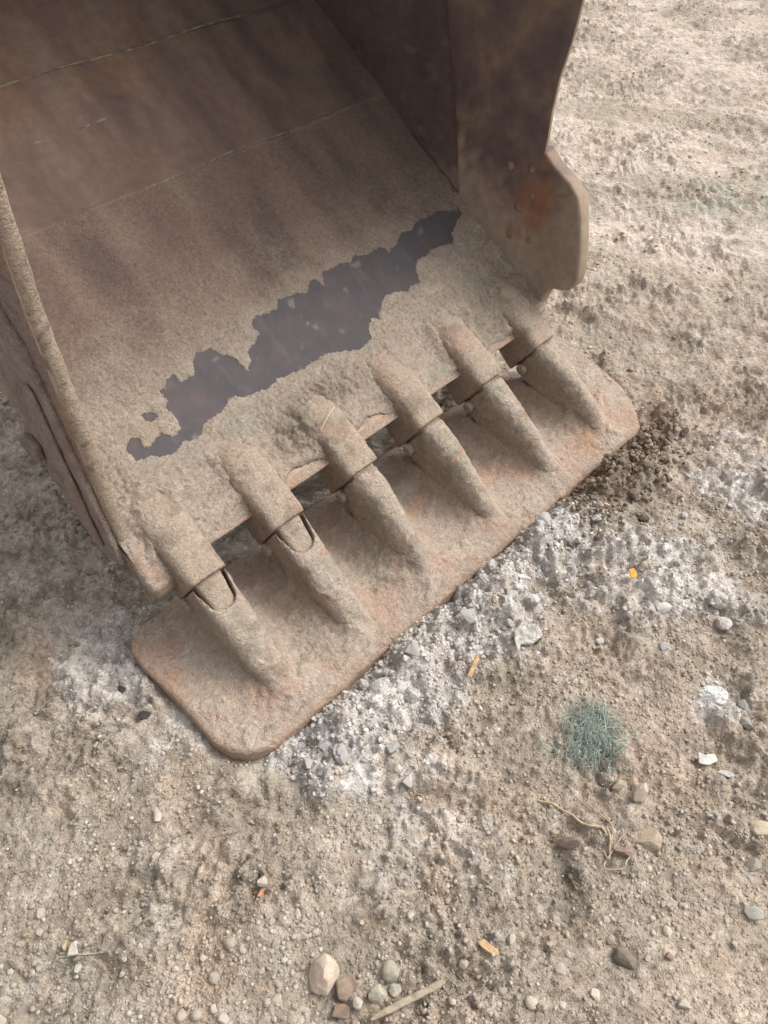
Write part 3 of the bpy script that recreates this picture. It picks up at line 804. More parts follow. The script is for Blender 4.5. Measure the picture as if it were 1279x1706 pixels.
# --- remeshed solids (adapters, teeth)
def remeshed(bm, voxel, cuts=None, smooth=3):
    me = bpy.data.meshes.new('tmp'); bm.to_mesh(me); bm.free()
    o = bpy.data.objects.new('tmp', me); COL.objects.link(o)
    extra = []
    for cb in (cuts or []):
        cme = bpy.data.meshes.new('cut'); cb.to_mesh(cme); cb.free()
        co = bpy.data.objects.new('cut', cme); COL.objects.link(co); extra.append(co)
        b = o.modifiers.new('b', 'BOOLEAN'); b.operation = 'DIFFERENCE'; b.object = co; b.solver = 'EXACT'
    r = o.modifiers.new('r', 'REMESH'); r.mode = 'VOXEL'; r.voxel_size = voxel
    if smooth:
        s = o.modifiers.new('s', 'SMOOTH'); s.factor = 0.5; s.iterations = smooth
    dg = bpy.context.evaluated_depsgraph_get()
    ev = o.evaluated_get(dg)
    res = bpy.data.meshes.new_from_object(ev)
    for q in extra + [o]:
        m_ = q.data; bpy.data.objects.remove(q); bpy.data.meshes.remove(m_)
    return res

def loft(bm, secs, n=28, ex=0.5):
    """secs: (s, n_top, n_bot, half width top, half width bottom, exponent) around u=0, in floor coordinates"""
    rings = []
    for s, nt, nb, ht, hb, exx in secs:
        a0 = np.linspace(0, 2 * np.pi, n, endpoint=False)
        ca, sa = np.cos(a0), np.sin(a0)
        pu = np.sign(ca) * np.abs(ca) ** exx; pn = np.sign(sa) * np.abs(sa) ** exx
        t = (pn + 1) / 2
        hw = hb + (ht - hb) * t
        P = np.stack([pu * hw, np.full(n, s), nb + (nt - nb) * t], -1)
        rings.append([bm.verts.new(p.tolist()) for p in P])
    for r0, r1 in zip(rings[:-1], rings[1:]):
        for k in range(n):
            bm.faces.new([r0[k], r0[(k + 1) % n], r1[(k + 1) % n], r1[k]])
    bm.faces.new(rings[0][::-1]); bm.faces.new(rings[-1])
    bmesh.ops.recalc_face_normals(bm, faces=bm.faces)

def place_floor_mesh(me, u):
    P = co_of(me)
    return F3(P[:, 0] + u, P[:, 1], P[:, 2])

def finish_part(name, me, u, seed, rough, colf, parent=bucket, mat=None):
    Pw = place_floor_mesh(me, u)
    me.vertices.foreach_set('co', Pw.astype(np.float32).ravel())
    me.update()
    Nn = no_of(me)
    q = np.stack([fbm3(Pw + 3.1 * seed, sc, 3, seed) for sc in (0.05, 0.018)], -1)
    cr = np.abs(perlin3(Pw / 0.030 + seed, seed + 5)); cr2 = np.abs(perlin3(Pw / 0.013 + seed, seed + 6))
    up = sstep(-0.2, 0.5, Nn[:, 2])
    amt = rough(Pw, Nn) if callable(rough) else rough
    d = amt * (0.0032 * q[:, 0] + 0.0022 * q[:, 1] + (0.3 + 0.7 * up) * (0.0065 * (0.18 - cr) * sstep(-0.3, 0.3, q[:, 0]) + 0.0026 * (0.2 - cr2)))
    me.vertices.foreach_set('co', (Pw + Nn * d[:, None]).astype(np.float32).ravel())
    me.polygons.foreach_set('use_smooth', np.ones(len(me.polygons), bool))
    set_col(me, colf(Pw, Nn, q))
    me.update()
    me.name = name
    return link(name, me, mat or M_MUD, parent)

def col_adapter(seed):
    def f(P, Nn, q):
        c = np.zeros(P.shape) + [0.385, 0.31, 0.245]
        c = mixc(c, [0.40, 0.32, 0.24], 0.8 * sstep(0.0, 0.4, q[:, 1] + 0.5 * q[:, 0]))
        c = mixc(c, [0.25, 0.195, 0.145], 0.7 * sstep(0.05, 0.4, -q[:, 0]))
        c = mixc(c, C_PINK, 0.35 * sstep(0.10, 0.45, fbm3(P, 0.07, 3, seed + 31)))
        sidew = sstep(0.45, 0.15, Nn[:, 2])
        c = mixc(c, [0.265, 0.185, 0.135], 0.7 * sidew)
        return c
    return f

def col_tooth(seed):
    def f(P, Nn, q):
        c = np.zeros(P.shape) + [0.39, 0.318, 0.255]
        c = mixc(c, [0.44, 0.37, 0.30], 0.8 * sstep(0.0, 0.4, q[:, 1]))
        c = mixc(c, [0.30, 0.272, 0.21], 0.7 * sstep(0.05, 0.35, fbm3(P, 0.06, 3, seed + 41)))
        c = mixc(c, C_RUST, 0.45 * sstep(0.30, 0.55, fbm3(P, 0.05, 3, seed + 43)))
        c = mixc(c, [0.25, 0.19, 0.145], 0.55 * sstep(0.08, 0.35, -q[:, 0]))
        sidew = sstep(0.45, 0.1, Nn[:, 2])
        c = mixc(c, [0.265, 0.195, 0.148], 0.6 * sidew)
        return c
    return f

def box_bm(u0, u1, s0, s1, n0, n1):
    bm = bmesh.new()
    bmesh.ops.create_cube(bm, size=1)
    for q in bm.verts:
        q.co = Vector(((u0 + u1) / 2 + q.co.x * (u1 - u0), (s0 + s1) / 2 + q.co.y * (s1 - s0), (n0 + n1) / 2 + q.co.z * (n1 - n0)))
    return bm

def make_adapter(i, u, shown):
    bm = bmesh.new()
    hw = 0.060
    # upper jaw: rounded back that rises from the mud, full in the middle, square collar in front
    loft(bm, [(0.168 + 0.012 * math.sin(i * 2.1), 0.000, -0.02, 0.030, 0.050, 0.8), (0.148, 0.018, -0.02, 0.036, 0.060, 0.75), (0.115, 0.033, -0.025, 0.040, 0.066, 0.72), (0.06, 0.043, -0.03, 0.043, 0.064, 0.65),
              (0.0, 0.045, -0.085, 0.047, 0.056, 0.45), (-0.040, 0.044, -0.100, 0.0475, 0.053, 0.36), (-0.060, 0.041, -0.100, 0.0475, 0.052, 0.34)])
    # lower jaw under the lip
    loft(bm, [(0.15, -0.054, -0.068, 0.030, 0.03, 0.6), (0.08, -0.050, -0.090, 0.036, 0.036, 0.5), (-0.01, -0.045, -0.100, 0.044, 0.044, 0.45), (-0.055, -0.03, -0.098, 0.046, 0.046, 0.4)])
    me = remeshed(bm, 0.0042, None, 2)
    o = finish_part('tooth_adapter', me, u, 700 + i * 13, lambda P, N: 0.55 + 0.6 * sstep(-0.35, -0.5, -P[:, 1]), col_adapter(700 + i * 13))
    # nose that enters the tooth
    bm = bmesh.new()
    loft(bm, [(-0.055, 0.027, -0.085, 0.034, 0.034, 0.30), (-0.15, 0.010, -0.060, 0.025, 0.025, 0.35), (-0.19, 0.004, -0.045, 0.019, 0.019, 0.5)])
    me = remeshed(bm, 0.0042, None, 1)
    finish_part('nose', me, u, 760 + i * 13, 0.35, col_adapter(760 + i * 13), parent=o)
    return o

def make_tooth(i, u, du_tip):
    """du_tip: how far the tip is shifted along the lip relative to the adapter"""
    notch = i < 2
    bm = bmesh.new()
    if notch:
        secs = [(-0.063, 0.036, -0.094, 0.043, 0.048, 0.40), (-0.10, 0.028, -0.094, 0.043, 0.049, 0.42), (-0.14, 0.024, -0.096, 0.0425, 0.050, 0.48), (-0.20, 0.018, -0.098, 0.040, 0.050, 0.58),
                (-0.26, 0.010, -0.085, 0.037, 0.046, 0.66), (-0.32, 0.001, -0.055, 0.031, 0.040, 0.7), (-0.348, -0.006, -0.030, 0.026, 0.034, 0.75), (-0.360, -0.014, -0.024, 0.017, 0.022, 0.85)]
    else:
        secs = [(-0.067, 0.034, -0.092, 0.038, 0.047, 0.55), (-0.10, 0.037, -0.094, 0.039, 0.049, 0.60), (-0.15, 0.039, -0.097, 0.036, 0.050, 0.70), (-0.20, 0.035, -0.092, 0.031, 0.048, 0.78),
                (-0.26, 0.024, -0.075, 0.026, 0.042, 0.85), (-0.31, 0.010, -0.048, 0.022, 0.036, 0.9), (-0.342, -0.002, -0.030, 0.019, 0.029, 0.95), (-0.360, -0.014, -0.024, 0.012, 0.017, 0.95)]
    loft(bm, secs)
    for q in bm.verts:
        t = max(0, (-q.co.y - 0.06) / 0.30)
        q.co.x += du_tip * t ** 1.1
    cuts = []
    if notch:
        cb = bmesh.new()          # U-shaped mouth that shows the adapter's nose
        out = []
        for k in range(13):
            t = k / 12 * math.pi
            out.append((0.030 * math.cos(t), -0.113 - 0.022 * math.sin(t)))
        out = [(0.0400, -0.02), (0.0385, -0.075)] + out + [(-0.0385, -0.075), (-0.0400, -0.02)]
        b0 = [cb.verts.new((x, y, -0.018)) for x, y in out]
        fce = cb.faces.new(b0)
        r = bmesh.ops.extrude_face_region(cb, geom=[fce])
        for g in r['geom']:
            if isinstance(g, bmesh.types.BMVert): g.co.z = 0.09
        bmesh.ops.recalc_face_normals(cb, faces=cb.faces)
        cuts.append(cb)
    me = remeshed(bm, 0.0036, cuts, 2)
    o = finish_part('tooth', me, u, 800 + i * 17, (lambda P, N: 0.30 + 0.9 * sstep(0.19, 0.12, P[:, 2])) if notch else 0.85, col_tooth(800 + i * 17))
    # locking pin heads on both cheeks
    for sd in (-1, 1):
        bm = bmesh.new()
        r_, n = 0.0155, 20
        secs_r = [(0.90, -0.012), (1.0, 0.004), (0.97, 0.0065), (0.80, 0.009), (0.4, 0.0102)]
        rings = []
        for rr, off in secs_r:
            ring = []
            for k in range(n):
                t = 2 * math.pi * k / n
                ring.append(bm.verts.new((sd * (0.0500 + off), -0.080 + r_ * rr * math.cos(t), -0.050 + r_ * rr * math.sin(t))))
            rings.append(ring)
        for r0, r1 in zip(rings[:-1], rings[1:]):
            for k in range(n): bm.faces.new([r0[k], r0[(k + 1) % n], r1[(k + 1) % n], r1[k]])
        bm.faces.new(rings[-1]); bm.faces.new(rings[0][::-1])
        bmesh.ops.recalc_face_normals(bm, faces=bm.faces)
        pm = bpy.data.meshes.new('locking_pin'); bm.to_mesh(pm); bm.free()
        finish_part('locking_pin', pm, u, 870 + i * 5 + sd, 0.2, col_tooth(870 + i), parent=o)
    if notch: o['label'] = 'bucket tooth with a U-shaped mouth that shows the adapter nose'
    return o

def lip_corner():
    bm = bmesh.new()
    loft(bm, [(0.10, 0.006, -0.050, 0.020, 0.020, 0.6), (0.05, 0.007, -0.056, 0.030, 0.030, 0.55), (0.005, 0.007, -0.062, 0.034, 0.034, 0.6), (-0.020, 0.000, -0.056, 0.034, 0.030, 0.7), (-0.034, -0.016, -0.042, 0.026, 0.022, 0.9)])
    me = remeshed(bm, 0.004, None, 3)
    finish_part('lip_shroud', me, 0.014, 991, 0.8, col_adapter(991))
lip_corner()

TIP_U = [0.090, 0.306, 0.517, 0.757, 0.997, 1.224]
for i, u in enumerate(TOOTH_U):
    make_adapter(i, u, i < 2)
    make_tooth(i, u, TIP_U[i] - u)

# --- the levelling blade welded under the tooth tips
def build_blade():
    nv_, nu_ = 118, 400
    vv = np.linspace(0, 1, nv_); uu = np.linspace(0, 1, nu_)
    # crowd rows and columns towards the rims so the rounded edge is resolved
    def crowd(t): return np.where(t < 0.5, 0.5 * (2 * t) ** 1.35, 1 - 0.5 * (2 - 2 * t) ** 1.35)
    vv, uu = crowd(vv), crowd(uu)
    T, S = np.meshgrid(uu, vv)
    v = -0.428 + S * 0.436
    uL = np.interp(v, [-0.428, -0.42, -0.405, -0.385, -0.34, -0.21, -0.086, -0.045, -0.020, -0.004, 0.008], [-0.02, -0.055, -0.078, -0.091, -0.095, -0.088, -0.089, -0.078, -0.060, -0.035, -0.006])
    uR = np.interp(v, [-0.428, -0.40, -0.243, -0.15, -0.083, -0.03, 0.0, 0.008], [1.470, 1.480, 1.468, 1.440, 1.402, 1.356, 1.322, 1.285])
    u = uL + T * (uR - uL)
    fw = 0.006 * fbm2(u, u * 0, 0.22, 3, 901) + 0.003 * fbm2(u, u * 0, 0.05, 2, 903)
    v = v + fw * S ** 6
    dE = np.minimum(np.minimum((T) * (uR - uL), (1 - T) * (uR - uL)), np.minimum(S * 0.436, (1 - S) * 0.436))
    z = 0.030 + 0.010 * (np.sqrt(np.clip(1 - (1 - np.clip(dE / 0.016, 0, 1)) ** 2, 0, 1)) - 1)
    z = z + 0.004 * fbm2(u, v, 0.30, 2, 905)
    n1 = fbm2(u, v, 0.09, 4, 911); n2 = fbm2(u, v, 0.028, 3, 915); n3 = fbm2(u, v, 0.009, 2, 919)
    fil = np.zeros_like(u); web = np.zeros_like(u)
    hv = np.interp(v, [-0.428, -0.405, -0.36, -0.32, -0.25, -0.15, -0.07, -0.03, 0.0], [0.0, 0.012, 0.040, 0.058, 0.066, 0.046, 0.020, 0.004, 0.0])
    for i in range(6):
        tt_ = np.clip((-0.06 - v) / 0.28, 0, 1)
        tu = TIP_U[i] * (1 - tt_) + TOOTH_U[i] * tt_
        half = np.interp(v, [-0.40, -0.32, -0.20, -0.05], [0.030, 0.040, 0.040, 0.016])
        d = np.maximum(np.abs(u - tu) - half, 0)
        wd = (0.024 if i > 2 else 0.029) + 0.010 * n1
        web = np.maximum(web, hv * np.exp(-(d / np.maximum(wd, 0.012)) ** 1.05))
        fil = np.maximum(fil, np.exp(-(d / 0.045) ** 1.5) * sstep(-0.40, -0.22, v) * (1.0 if i < 3 else 0.6))
    z = z + web * (1 + 0.18 * n1 + 0.10 * n2) + fil * (0.004 + 0.008 * np.maximum(n1, 0) + 0.005 * n2)
    crumb = np.maximum(np.exp(-(((u - 0.43) / 0.06) ** 2 + ((v + 0.16) / 0.09) ** 2)), 0.9 * np.exp(-(((u - 0.20) / 0.05) ** 2 + ((v + 0.13) / 0.09) ** 2)))
    z = z + crumb * (0.006 + 0.010 * lumps2(u, v, 0.014, 921, 0.8) + 0.005 * n3)
    z = z + 0.0030 * n2 + 0.0014 * n3 + 0.0030 * sstep(0.15, 0.2, n1) + 0.0025 * sstep(0.1, 0.14, fbm2(u, v, 0.07, 4, 941))  
    P = L3(u, v, z)
    c = np.zeros(u.shape + (3,)) + [0.40, 0.318, 0.255]
    c = mixc(c, [0.45, 0.375, 0.305], 0.8 * sstep(-0.1, 0.4, n1))
    c = mixc(c, C_PINK, 0.5 * sstep(0.05, 0.4, fbm2(u, v, 0.14, 3, 931)))
    c = mixc(c, [0.43, 0.262, 0.16], 0.65 * sstep(0.18, 0.55, fbm2(u, v, 0.10, 4, 935) + 0.25 * n2))
    c = mixc(c, [0.285, 0.245, 0.185], 0.6 * np.clip(crumb + 0.5 * fil * sstep(0, 0.4, n2), 0, 1))
    c = mixc(c, [0.30, 0.232, 0.185], 0.7 * sstep(0.012, 0.035, web))
    c = mixc(c, C_RUST * 0.85, 0.35 * sstep(0.02, 0.0, dE))
    top = P.reshape(-1, 3); bot = L3(u, v, np.zeros_like(u) - 0.004).reshape(-1, 3)
    f = grid_faces(nv_, nu_)
    i = np.arange(nv_ * nu_).reshape(nv_, nu_); K = nv_ * nu_
    def strip(r): return np.stack([r[:-1], r[1:], r[1:] + K, r[:-1] + K], -1)
    rim = np.concatenate([strip(i[0])[:, ::-1], strip(i[-1]), strip(i[:, 0]), strip(i[:, -1])[:, ::-1]])
    cc = c.reshape(-1, 3)
    me = mesh_np('levelling_blade', np.concatenate([top, bot]), [f, rim], np.concatenate([cc, cc]))
    link('levelling_blade', me, M_MUD, bucket)
build_blade()

# weld beads on the floor seams
def bead(name, s0, u0, u1, r, seed):
    us = np.arange(u0, u1, 0.006); n = 8
    rings = []
    for u in us:
        t = np.linspace(0, 2 * np.pi, n, endpoint=False)
        k = r * (0.8 + 0.35 * math.sin(u * 900 + seed) + 0.5 * float(perlin2(np.array([u / 0.03]), np.array([seed * 1.3]), seed)[0]))
        k = max(k, 0.001)
        rings.append(F3(u + 0 * t, s0 + 0.004 * math.sin(u * 14 + seed) + k * 1.3 * np.cos(t), 0.003 + k * 0.6 * np.sin(t)))
    P = np.array(rings).reshape(-1, 3); i = np.arange(len(P)).reshape(len(us), n); j = np.roll(i, -1, 1)
    f = np.stack([i[:-1], j[:-1], j[1:], i[1:]], -1).reshape(-1, 4)
    c = mixc(np.zeros(P.shape) + [0.18, 0.14, 0.11], [0.26, 0.21, 0.165], sstep(-0.2, 0.3, fbm3(P, 0.03, 3, seed)))
    link(name, mesh_np(name, P, f, c), M_MUD, bucket)
bead('weld_bead', 0.772, 0.52, 0.97, 0.0026, 3)
bead('weld_bead', 0.962, 0.36, 0.57, 0.0022, 5)
bead('weld_bead', 1.113, UL, 1.08, 0.0030, 7)

# ------------------------------------------------------------------ loose things
def ico(sub):
    bm = bmesh.new(); bmesh.ops.create_icosphere(bm, subdivisions=sub, radius=1)
    v = np.array([q.co[:] for q in bm.verts]); f = np.array([[q.index for q in fc.verts] for fc in bm.faces]); bm.free()
    return v, f
ICO0, ICO1, ICO2, ICO3 = ico(1), ico(2), ico(3), ico(4)

def rock_shape(base, seed, angular=0.5, rough=0.18):
    v, f = base
    r = np.random.default_rng(seed)
    p = v.copy()
    p = p * (1 + rough * fbm3(v + seed * 3.7, 1.1, 3, seed))[:, None]
    for _ in range(int(4 + 12 * angular)):
        d = r.normal(size=3); d /= np.linalg.norm(d)
        lim = r.uniform(0.48, 0.86) if angular > 0.3 else r.uniform(0.72, 0.95)
        t = p @ d
        p = p - np.maximum(t - lim, 0)[:, None] * d * (0.6 + 0.4 * angular)
    p = p + p * (0.035 * fbm3(v * 1.0 + seed, 0.25, 2, seed + 3))[:, None]
    return p, f

def stone(name, label, cat, x, y, size, dims=(1, 1, 0.7), rot=0.0, tilt=0.0, color=(0.4, 0.35, 0.28), angular=0.5, seed=1, sink=0.3, mat=None, base=None, rough=0.18, col2=None, z=None):
    if angular > 0.12: angular, rough = max(angular, 0.42), max(rough, 0.26)
    p, f = rock_shape(base or ICO3, seed, angular, rough)
    p = p / np.abs(p).max(0) * np.array(dims) * size / 2
    R = np.array(Matrix.Rotation(rot, 3, 'Z') @ Matrix.Rotation(tilt, 3, 'X'))
    p = p @ R.T
    n = fbm3(p + seed, size * 0.4, 3, seed + 9)
    c = np.zeros(p.shape) + np.array(color)
    c = mixc(c, np.array(col2) if col2 else np.array(color) * 0.8, sstep(-0.1, 0.4, n))
    me = mesh_np(name, p, f, c, smooth=angular < 0.35)
    zz = (hz(x, y) if z is None else z) - p[:, 2].min() * (1 - 2 * sink)
    o = link(name, me, mat or M_STONE, None, (x, y, zz))
    return tag(o, label, cat)

def flake(name, label, cat, outline, x, y, thick, rot, tilt, color, seed, mat=None, lift=0.004):
    """a flat chip with an outline, thickness and a slightly warped face"""
    bm = bmesh.new()
    vs0 = [bm.verts.new((a0, b0, 0)) for a0, b0 in outline]
    f = bm.faces.new(vs0)
    r = bmesh.ops.extrude_face_region(bm, geom=[f])
    for g in r['geom']:
        if isinstance(g, bmesh.types.BMVert): g.co.z += thick
    bmesh.ops.recalc_face_normals(bm, faces=bm.faces)
    bmesh.ops.bevel(bm, geom=[e_ for e_ in bm.edges], offset=thick * 0.22, segments=1, affect='EDGES')
    bmesh.ops.triangulate(bm, faces=[q for q in bm.faces if len(q.verts) > 4])
    for _ in range(3):
        lng = [q for q in bm.edges if q.calc_length() > 0.012]
        if lng:
            bmesh.ops.subdivide_edges(bm, edges=lng, cuts=1)
            bmesh.ops.triangulate(bm, faces=[q for q in bm.faces if len(q.verts) > 4])
    me = bpy.data.meshes.new(name); bm.to_mesh(me); bm.free()
    P = co_of(me)
    P[:, 2] += thick * 0.5 * fbm3(P, 0.03, 2, seed)
    P[:, :2] += (0.0015 * fbm3(P, 0.01, 2, seed + 1))[:, None]
    me.vertices.foreach_set('co', P.astype(np.float32).ravel())
    n = fbm3(P + seed, 0.012, 3, seed + 2)
    set_col(me, mixc(np.zeros(P.shape) + np.array(color), np.array(color) * 0.72, sstep(-0.1, 0.4, n)))
    o = link(name, me, mat or M_STONE, None, (x, y, hz(x, y) + lift))
    o.rotation_euler = (tilt, tilt * 0.4, rot)
    return tag(o, label, cat)

# named stones and clods, from the front of the picture to the back
stone('stone', 'big pale pinkish angular stone with a dark lower side, biggest stone in the front gravel', 'stone', -0.101, 0.262, 0.060, (0.95, 1.0, 0.8), 0.5, 0.2, (0.50, 0.40, 0.315), 0.55, 21, 0.22, col2=(0.44, 0.345, 0.27))
stone('stone', 'grey beige egg-shaped stone just above the end of the weathered stick', 'stone', -0.010, 0.234, 0.038, (0.9, 1.0, 0.8), 0.3, 0, (0.40, 0.36, 0.285), 0.2, 22, 0.25)
stone('stone', 'smooth round olive grey stone behind the weathered stick', 'stone', 0.011, 0.268, 0.034, (0.95, 1, 0.75), 0, 0, (0.335, 0.31, 0.24), 0.1, 23, 0.3, rough=0.08)
stone('stone', 'small round grey pebble between the olive stone and the weathered stick', 'stone', 0.019, 0.241, 0.021, (1, 1, 0.85), 0, 0, (0.40, 0.365, 0.30), 0.15, 24, 0.25)
stone('stone', 'small whitish round pebble beside the flat brown chips', 'stone', -0.042, 0.220, 0.019, (1, 1, 0.9), 0, 0, (0.48, 0.44, 0.37), 0.15, 25, 0.2)
flake('stone_chip', 'flat brown chip beside the big pale pinkish stone', 'stone', [(-0.018, -0.014), (-0.004, -0.019), (0.018, 0.002), (0.014, 0.018), (-0.016, 0.014)], -0.062, 0.243, 0.009, 0.2, 0.15, (0.26, 0.195, 0.145), 31)
flake('stone_chip', 'smaller flat brown chip at the bottom edge below the other brown chip', 'stone', [(-0.015, -0.009), (0.012, -0.010), (0.015, 0.008), (-0.012, 0.010)], -0.070, 0.210, 0.008, -0.1, 0.1, (0.25, 0.18, 0.135), 32)
stone('stone', 'oval whitish stone lying alone on the grey dirt below the blade left corner', 'stone', -0.435, 0.528, 0.024, (0.85, 1.1, 0.75), 0.5, 0, (0.47, 0.425, 0.36), 0.15, 33, 0.2)
stone('stone', 'angular pale stone with a dark left face below the green netting', 'stone', 0.496, 0.565, 0.042, (0.8, 1.15, 0.85), -0.4, 0.3, (0.43, 0.365, 0.285), 0.7, 34, 0.15)
stone('stone', 'low rounded beige stone touching the angular pale stone below the netting', 'stone', 0.464, 0.588, 0.031, (1.1, 0.8, 0.7), 0.2, 0, (0.40, 0.335, 0.26), 0.25, 35, 0.3)
stone('stone_slab', 'dark purplish brown slab set on edge left of the bent wire', 'stone', 0.345, 0.478, 0.052, (1.0, 0.42, 0.85), 0.15, 0.15, (0.205, 0.155, 0.135), 0.75, 36, 0.25, rough=0.08)
stone('stone_slab', 'reddish brown slab lying behind the bent wire', 'stone', 0.443, 0.462, 0.042, (0.9, 0.5, 0.8), -0.3, 0.2, (0.275, 0.195, 0.155), 0.7, 37, 0.3, rough=0.1)
stone('dirt_clod', 'rounded pale beige clod right of the bent wire', 'clod', 0.504, 0.486, 0.056, (1.1, 0.85, 0.55), 0.4, 0, (0.37, 0.30, 0.225), 0.3, 38, 0.35, rough=0.3)
stone('stone', 'pale yellowish stone at the right edge of the picture', 'stone', 0.707, 0.500, 0.036, (1.1, 0.9, 0.75), 0.3, 0, (0.48, 0.405, 0.30), 0.3, 39, 0.25)
stone('stone', 'flat grey slab of stone below the pale yellowish stone', 'stone', 0.683, 0.437, 0.036, (1.1, 0.75, 0.5), 0.5, 0, (0.30, 0.27, 0.225), 0.8, 40, 0.25)
stone('stone', 'grey wedge-shaped stone low on the right edge of the picture', 'stone', 0.657, 0.357, 0.033, (1.1, 0.8, 0.6), -0.5, 0.1, (0.38, 0.355, 0.31), 0.5, 41, 0.25)
flake('plaster_flake', 'flat white flake of plaster right of the green netting', 'flake', [(-0.021, -0.010), (0.0, -0.013), (0.020, -0.004), (0.017, 0.010), (-0.004, 0.008), (-0.016, 0.013)], 0.648, 0.638, 0.004, 0.0, 0.12, (0.56, 0.53, 0.48), 42, lift=0.006)
flake('plaster_flake', 'narrow pale flake just below the flat white plaster flake', 'flake', [(-0.018, -0.004), (0.006, -0.007), (0.018, -0.001), (0.012, 0.006), (-0.010, 0.004)], 0.677, 0.609, 0.004, -0.3, 0.1, (0.48, 0.46, 0.42), 43, lift=0.006)
stone('plaster_lump', 'crumbling chalk white lump of plaster at the right edge above the flakes', 'plaster', 0.705, 0.785, 0.066, (1.0, 0.8, 0.5), -0.6, 0, (0.66, 0.65, 0.63), 0.4, 44, 0.35, rough=0.6, mat=M_GROUND)
stone('stone', 'dark grey stone against the lower end of the chalk white lump', 'stone', 0.748, 0.747, 0.029, (0.9, 1.1, 0.9), 0, 0, (0.25, 0.235, 0.225), 0.3, 45, 0.25)
stone('stone', 'greenish grey stone below the chalk white lump at the right edge', 'stone', 0.750, 0.711, 0.032, (0.8, 1.1, 0.8), 0.5, 0, (0.36, 0.37, 0.325), 0.5, 46, 0.25)
stone('stone', 'whitish rounded lump right of the orange plastic scrap', 'stone', 0.773, 1.016, 0.056, (1.0, 0.95, 0.75), 0.2, 0, (0.52, 0.49, 0.45), 0.3, 47, 0.3, rough=0.4, mat=M_GROUND)
stone('stone', 'low whitish oval stone below the orange plastic scrap', 'stone', 0.645, 1.007, 0.042, (1.1, 0.85, 0.6), 0.1, 0, (0.50, 0.475, 0.43), 0.3, 48, 0.4, rough=0.3)
stone('stone', 'pale stone in front of the whitish rounded lump', 'stone', 0.776, 0.958, 0.041, (1.0, 0.9, 0.7), 0.7, 0, (0.50, 0.46, 0.41), 0.35, 49, 0.3)
stone('dirt_clod', 'dark damp brown clod on the smooth pale ground near the bottom right', 'clod', 0.418, 0.290, 0.046, (0.95, 1.0, 0.7), 0.3, 0, (0.185, 0.155, 0.122), 0.3, 50, 0.35, rough=0.3)
stone('stone', 'tiny brown stone right of the dark damp clod', 'stone', 0.486, 0.289, 0.017, (1, 0.9, 0.9), 0.3, 0, (0.26, 0.20, 0.15), 0.5, 51, 0.25)
flake('lime_slab', 'flat pale slab of hardened lime tilted in the white ridge', 'lime', [(-0.034, -0.018), (0.0, -0.026), (0.034, -0.008), (0.028, 0.020), (-0.008, 0.026), (-0.032, 0.012)], 0.322, 0.925, 0.010, 0.2, 0.12, (0.50, 0.47, 0.42), 52, mat=M_GROUND, lift=0.014)
flake('lime_flake', 'thin pointed pale flake at the left foot of the tilted lime slab', 'lime', [(-0.004, -0.020), (0.006, -0.004), (0.004, 0.022), (-0.006, 0.012)], 0.296, 0.898, 0.005, 0.1, 0.2, (0.50, 0.46, 0.41), 53, lift=0.012)
stone('lime_clod', 'largest white crumbly clod at the lower left end of the lime ridge', 'clod', -0.004, 0.779, 0.062, (1.0, 0.95, 0.8), 0.2, 0, (0.50, 0.475, 0.435), 0.25, 54, 0.3, rough=0.5, mat=M_GROUND)
stone('lime_clod', 'grey white clod right beside the largest clod of the lime ridge', 'clod', 0.060, 0.784, 0.046, (0.9, 1.0, 0.8), 0.5, 0, (0.46, 0.44, 0.42), 0.35, 55, 0.3, rough=0.5, mat=M_GROUND)
stone('tar_drop', 'smaller black spot on the whitish ground left of the blade, further from the viewer', 'tar spot', -0.571, 0.810, 0.020, (0.85, 1.1, 0.30), 0.3, 0, (0.06, 0.053, 0.05), 0.1, 57, 0.0, rough=0.1, z=hz(-0.571, 0.810) + 0.006)
stone('tar_drop', 'larger black oval spot on the whitish ground close to the blade left edge', 'tar spot', -0.504, 0.736, 0.026, (1.1, 0.8, 0.28), 0.2, 0, (0.055, 0.05, 0.048), 0.1, 58, 0.0, rough=0.1, z=hz(-0.504, 0.736) + 0.006)
flake('stone_chip', 'pale triangular chip near the thin straw at the bottom left', 'stone', [(-0.009, -0.012), (0.010, -0.009), (0.003, 0.013), (-0.006, 0.008)], -0.534, 0.301, 0.007, 0.0, 0.15, (0.50, 0.46, 0.38), 59)
stone('stone', 'small tan chip left of the pale triangular chip', 'stone', -0.553, 0.308, 0.016, (0.8, 1.3, 0.7), 0.1, 0, (0.40, 0.32, 0.20), 0.5, 60, 0.3)

M_WOOD = make_mat('wood', rough=0.8, grain=500, grain_amt=0.15, mid=140, mid_amt=0.2, bump=0.4, bump_d=0.0015)
flake('wood_chip', 'orange tan wood chip on the pale dirt near the bottom centre', 'wood chip', [(-0.018, 0.009), (-0.006, 0.012), (0.020, -0.006), (0.016, -0.013), (0.004, -0.010), (-0.012, 0.0)], 0.177, 0.301, 0.006, 0.0, 0.1, (0.52, 0.34, 0.19), 61, M_WOOD, 0.005)
flake('wood_chip', 'orange splinter of wood standing in the lime ridge', 'wood chip', [(-0.010, -0.026), (0.000, -0.027), (0.012, 0.024), (0.004, 0.028)], 0.191, 0.836, 0.006, -0.15, 0.35, (0.50, 0.33, 0.19), 62, M_WOOD, 0.012)
flake('plastic_scrap', 'small bright orange plastic scrap on the whitish ground', 'plastic scrap', [(-0.009, -0.011), (0.008, -0.010), (0.010, 0.004), (0.004, 0.012), (-0.008, 0.010)], 0.585, 1.078, 0.004, 0.2, 0.3, (0.72, 0.36, 0.08), 63, M_WOOD, 0.014)
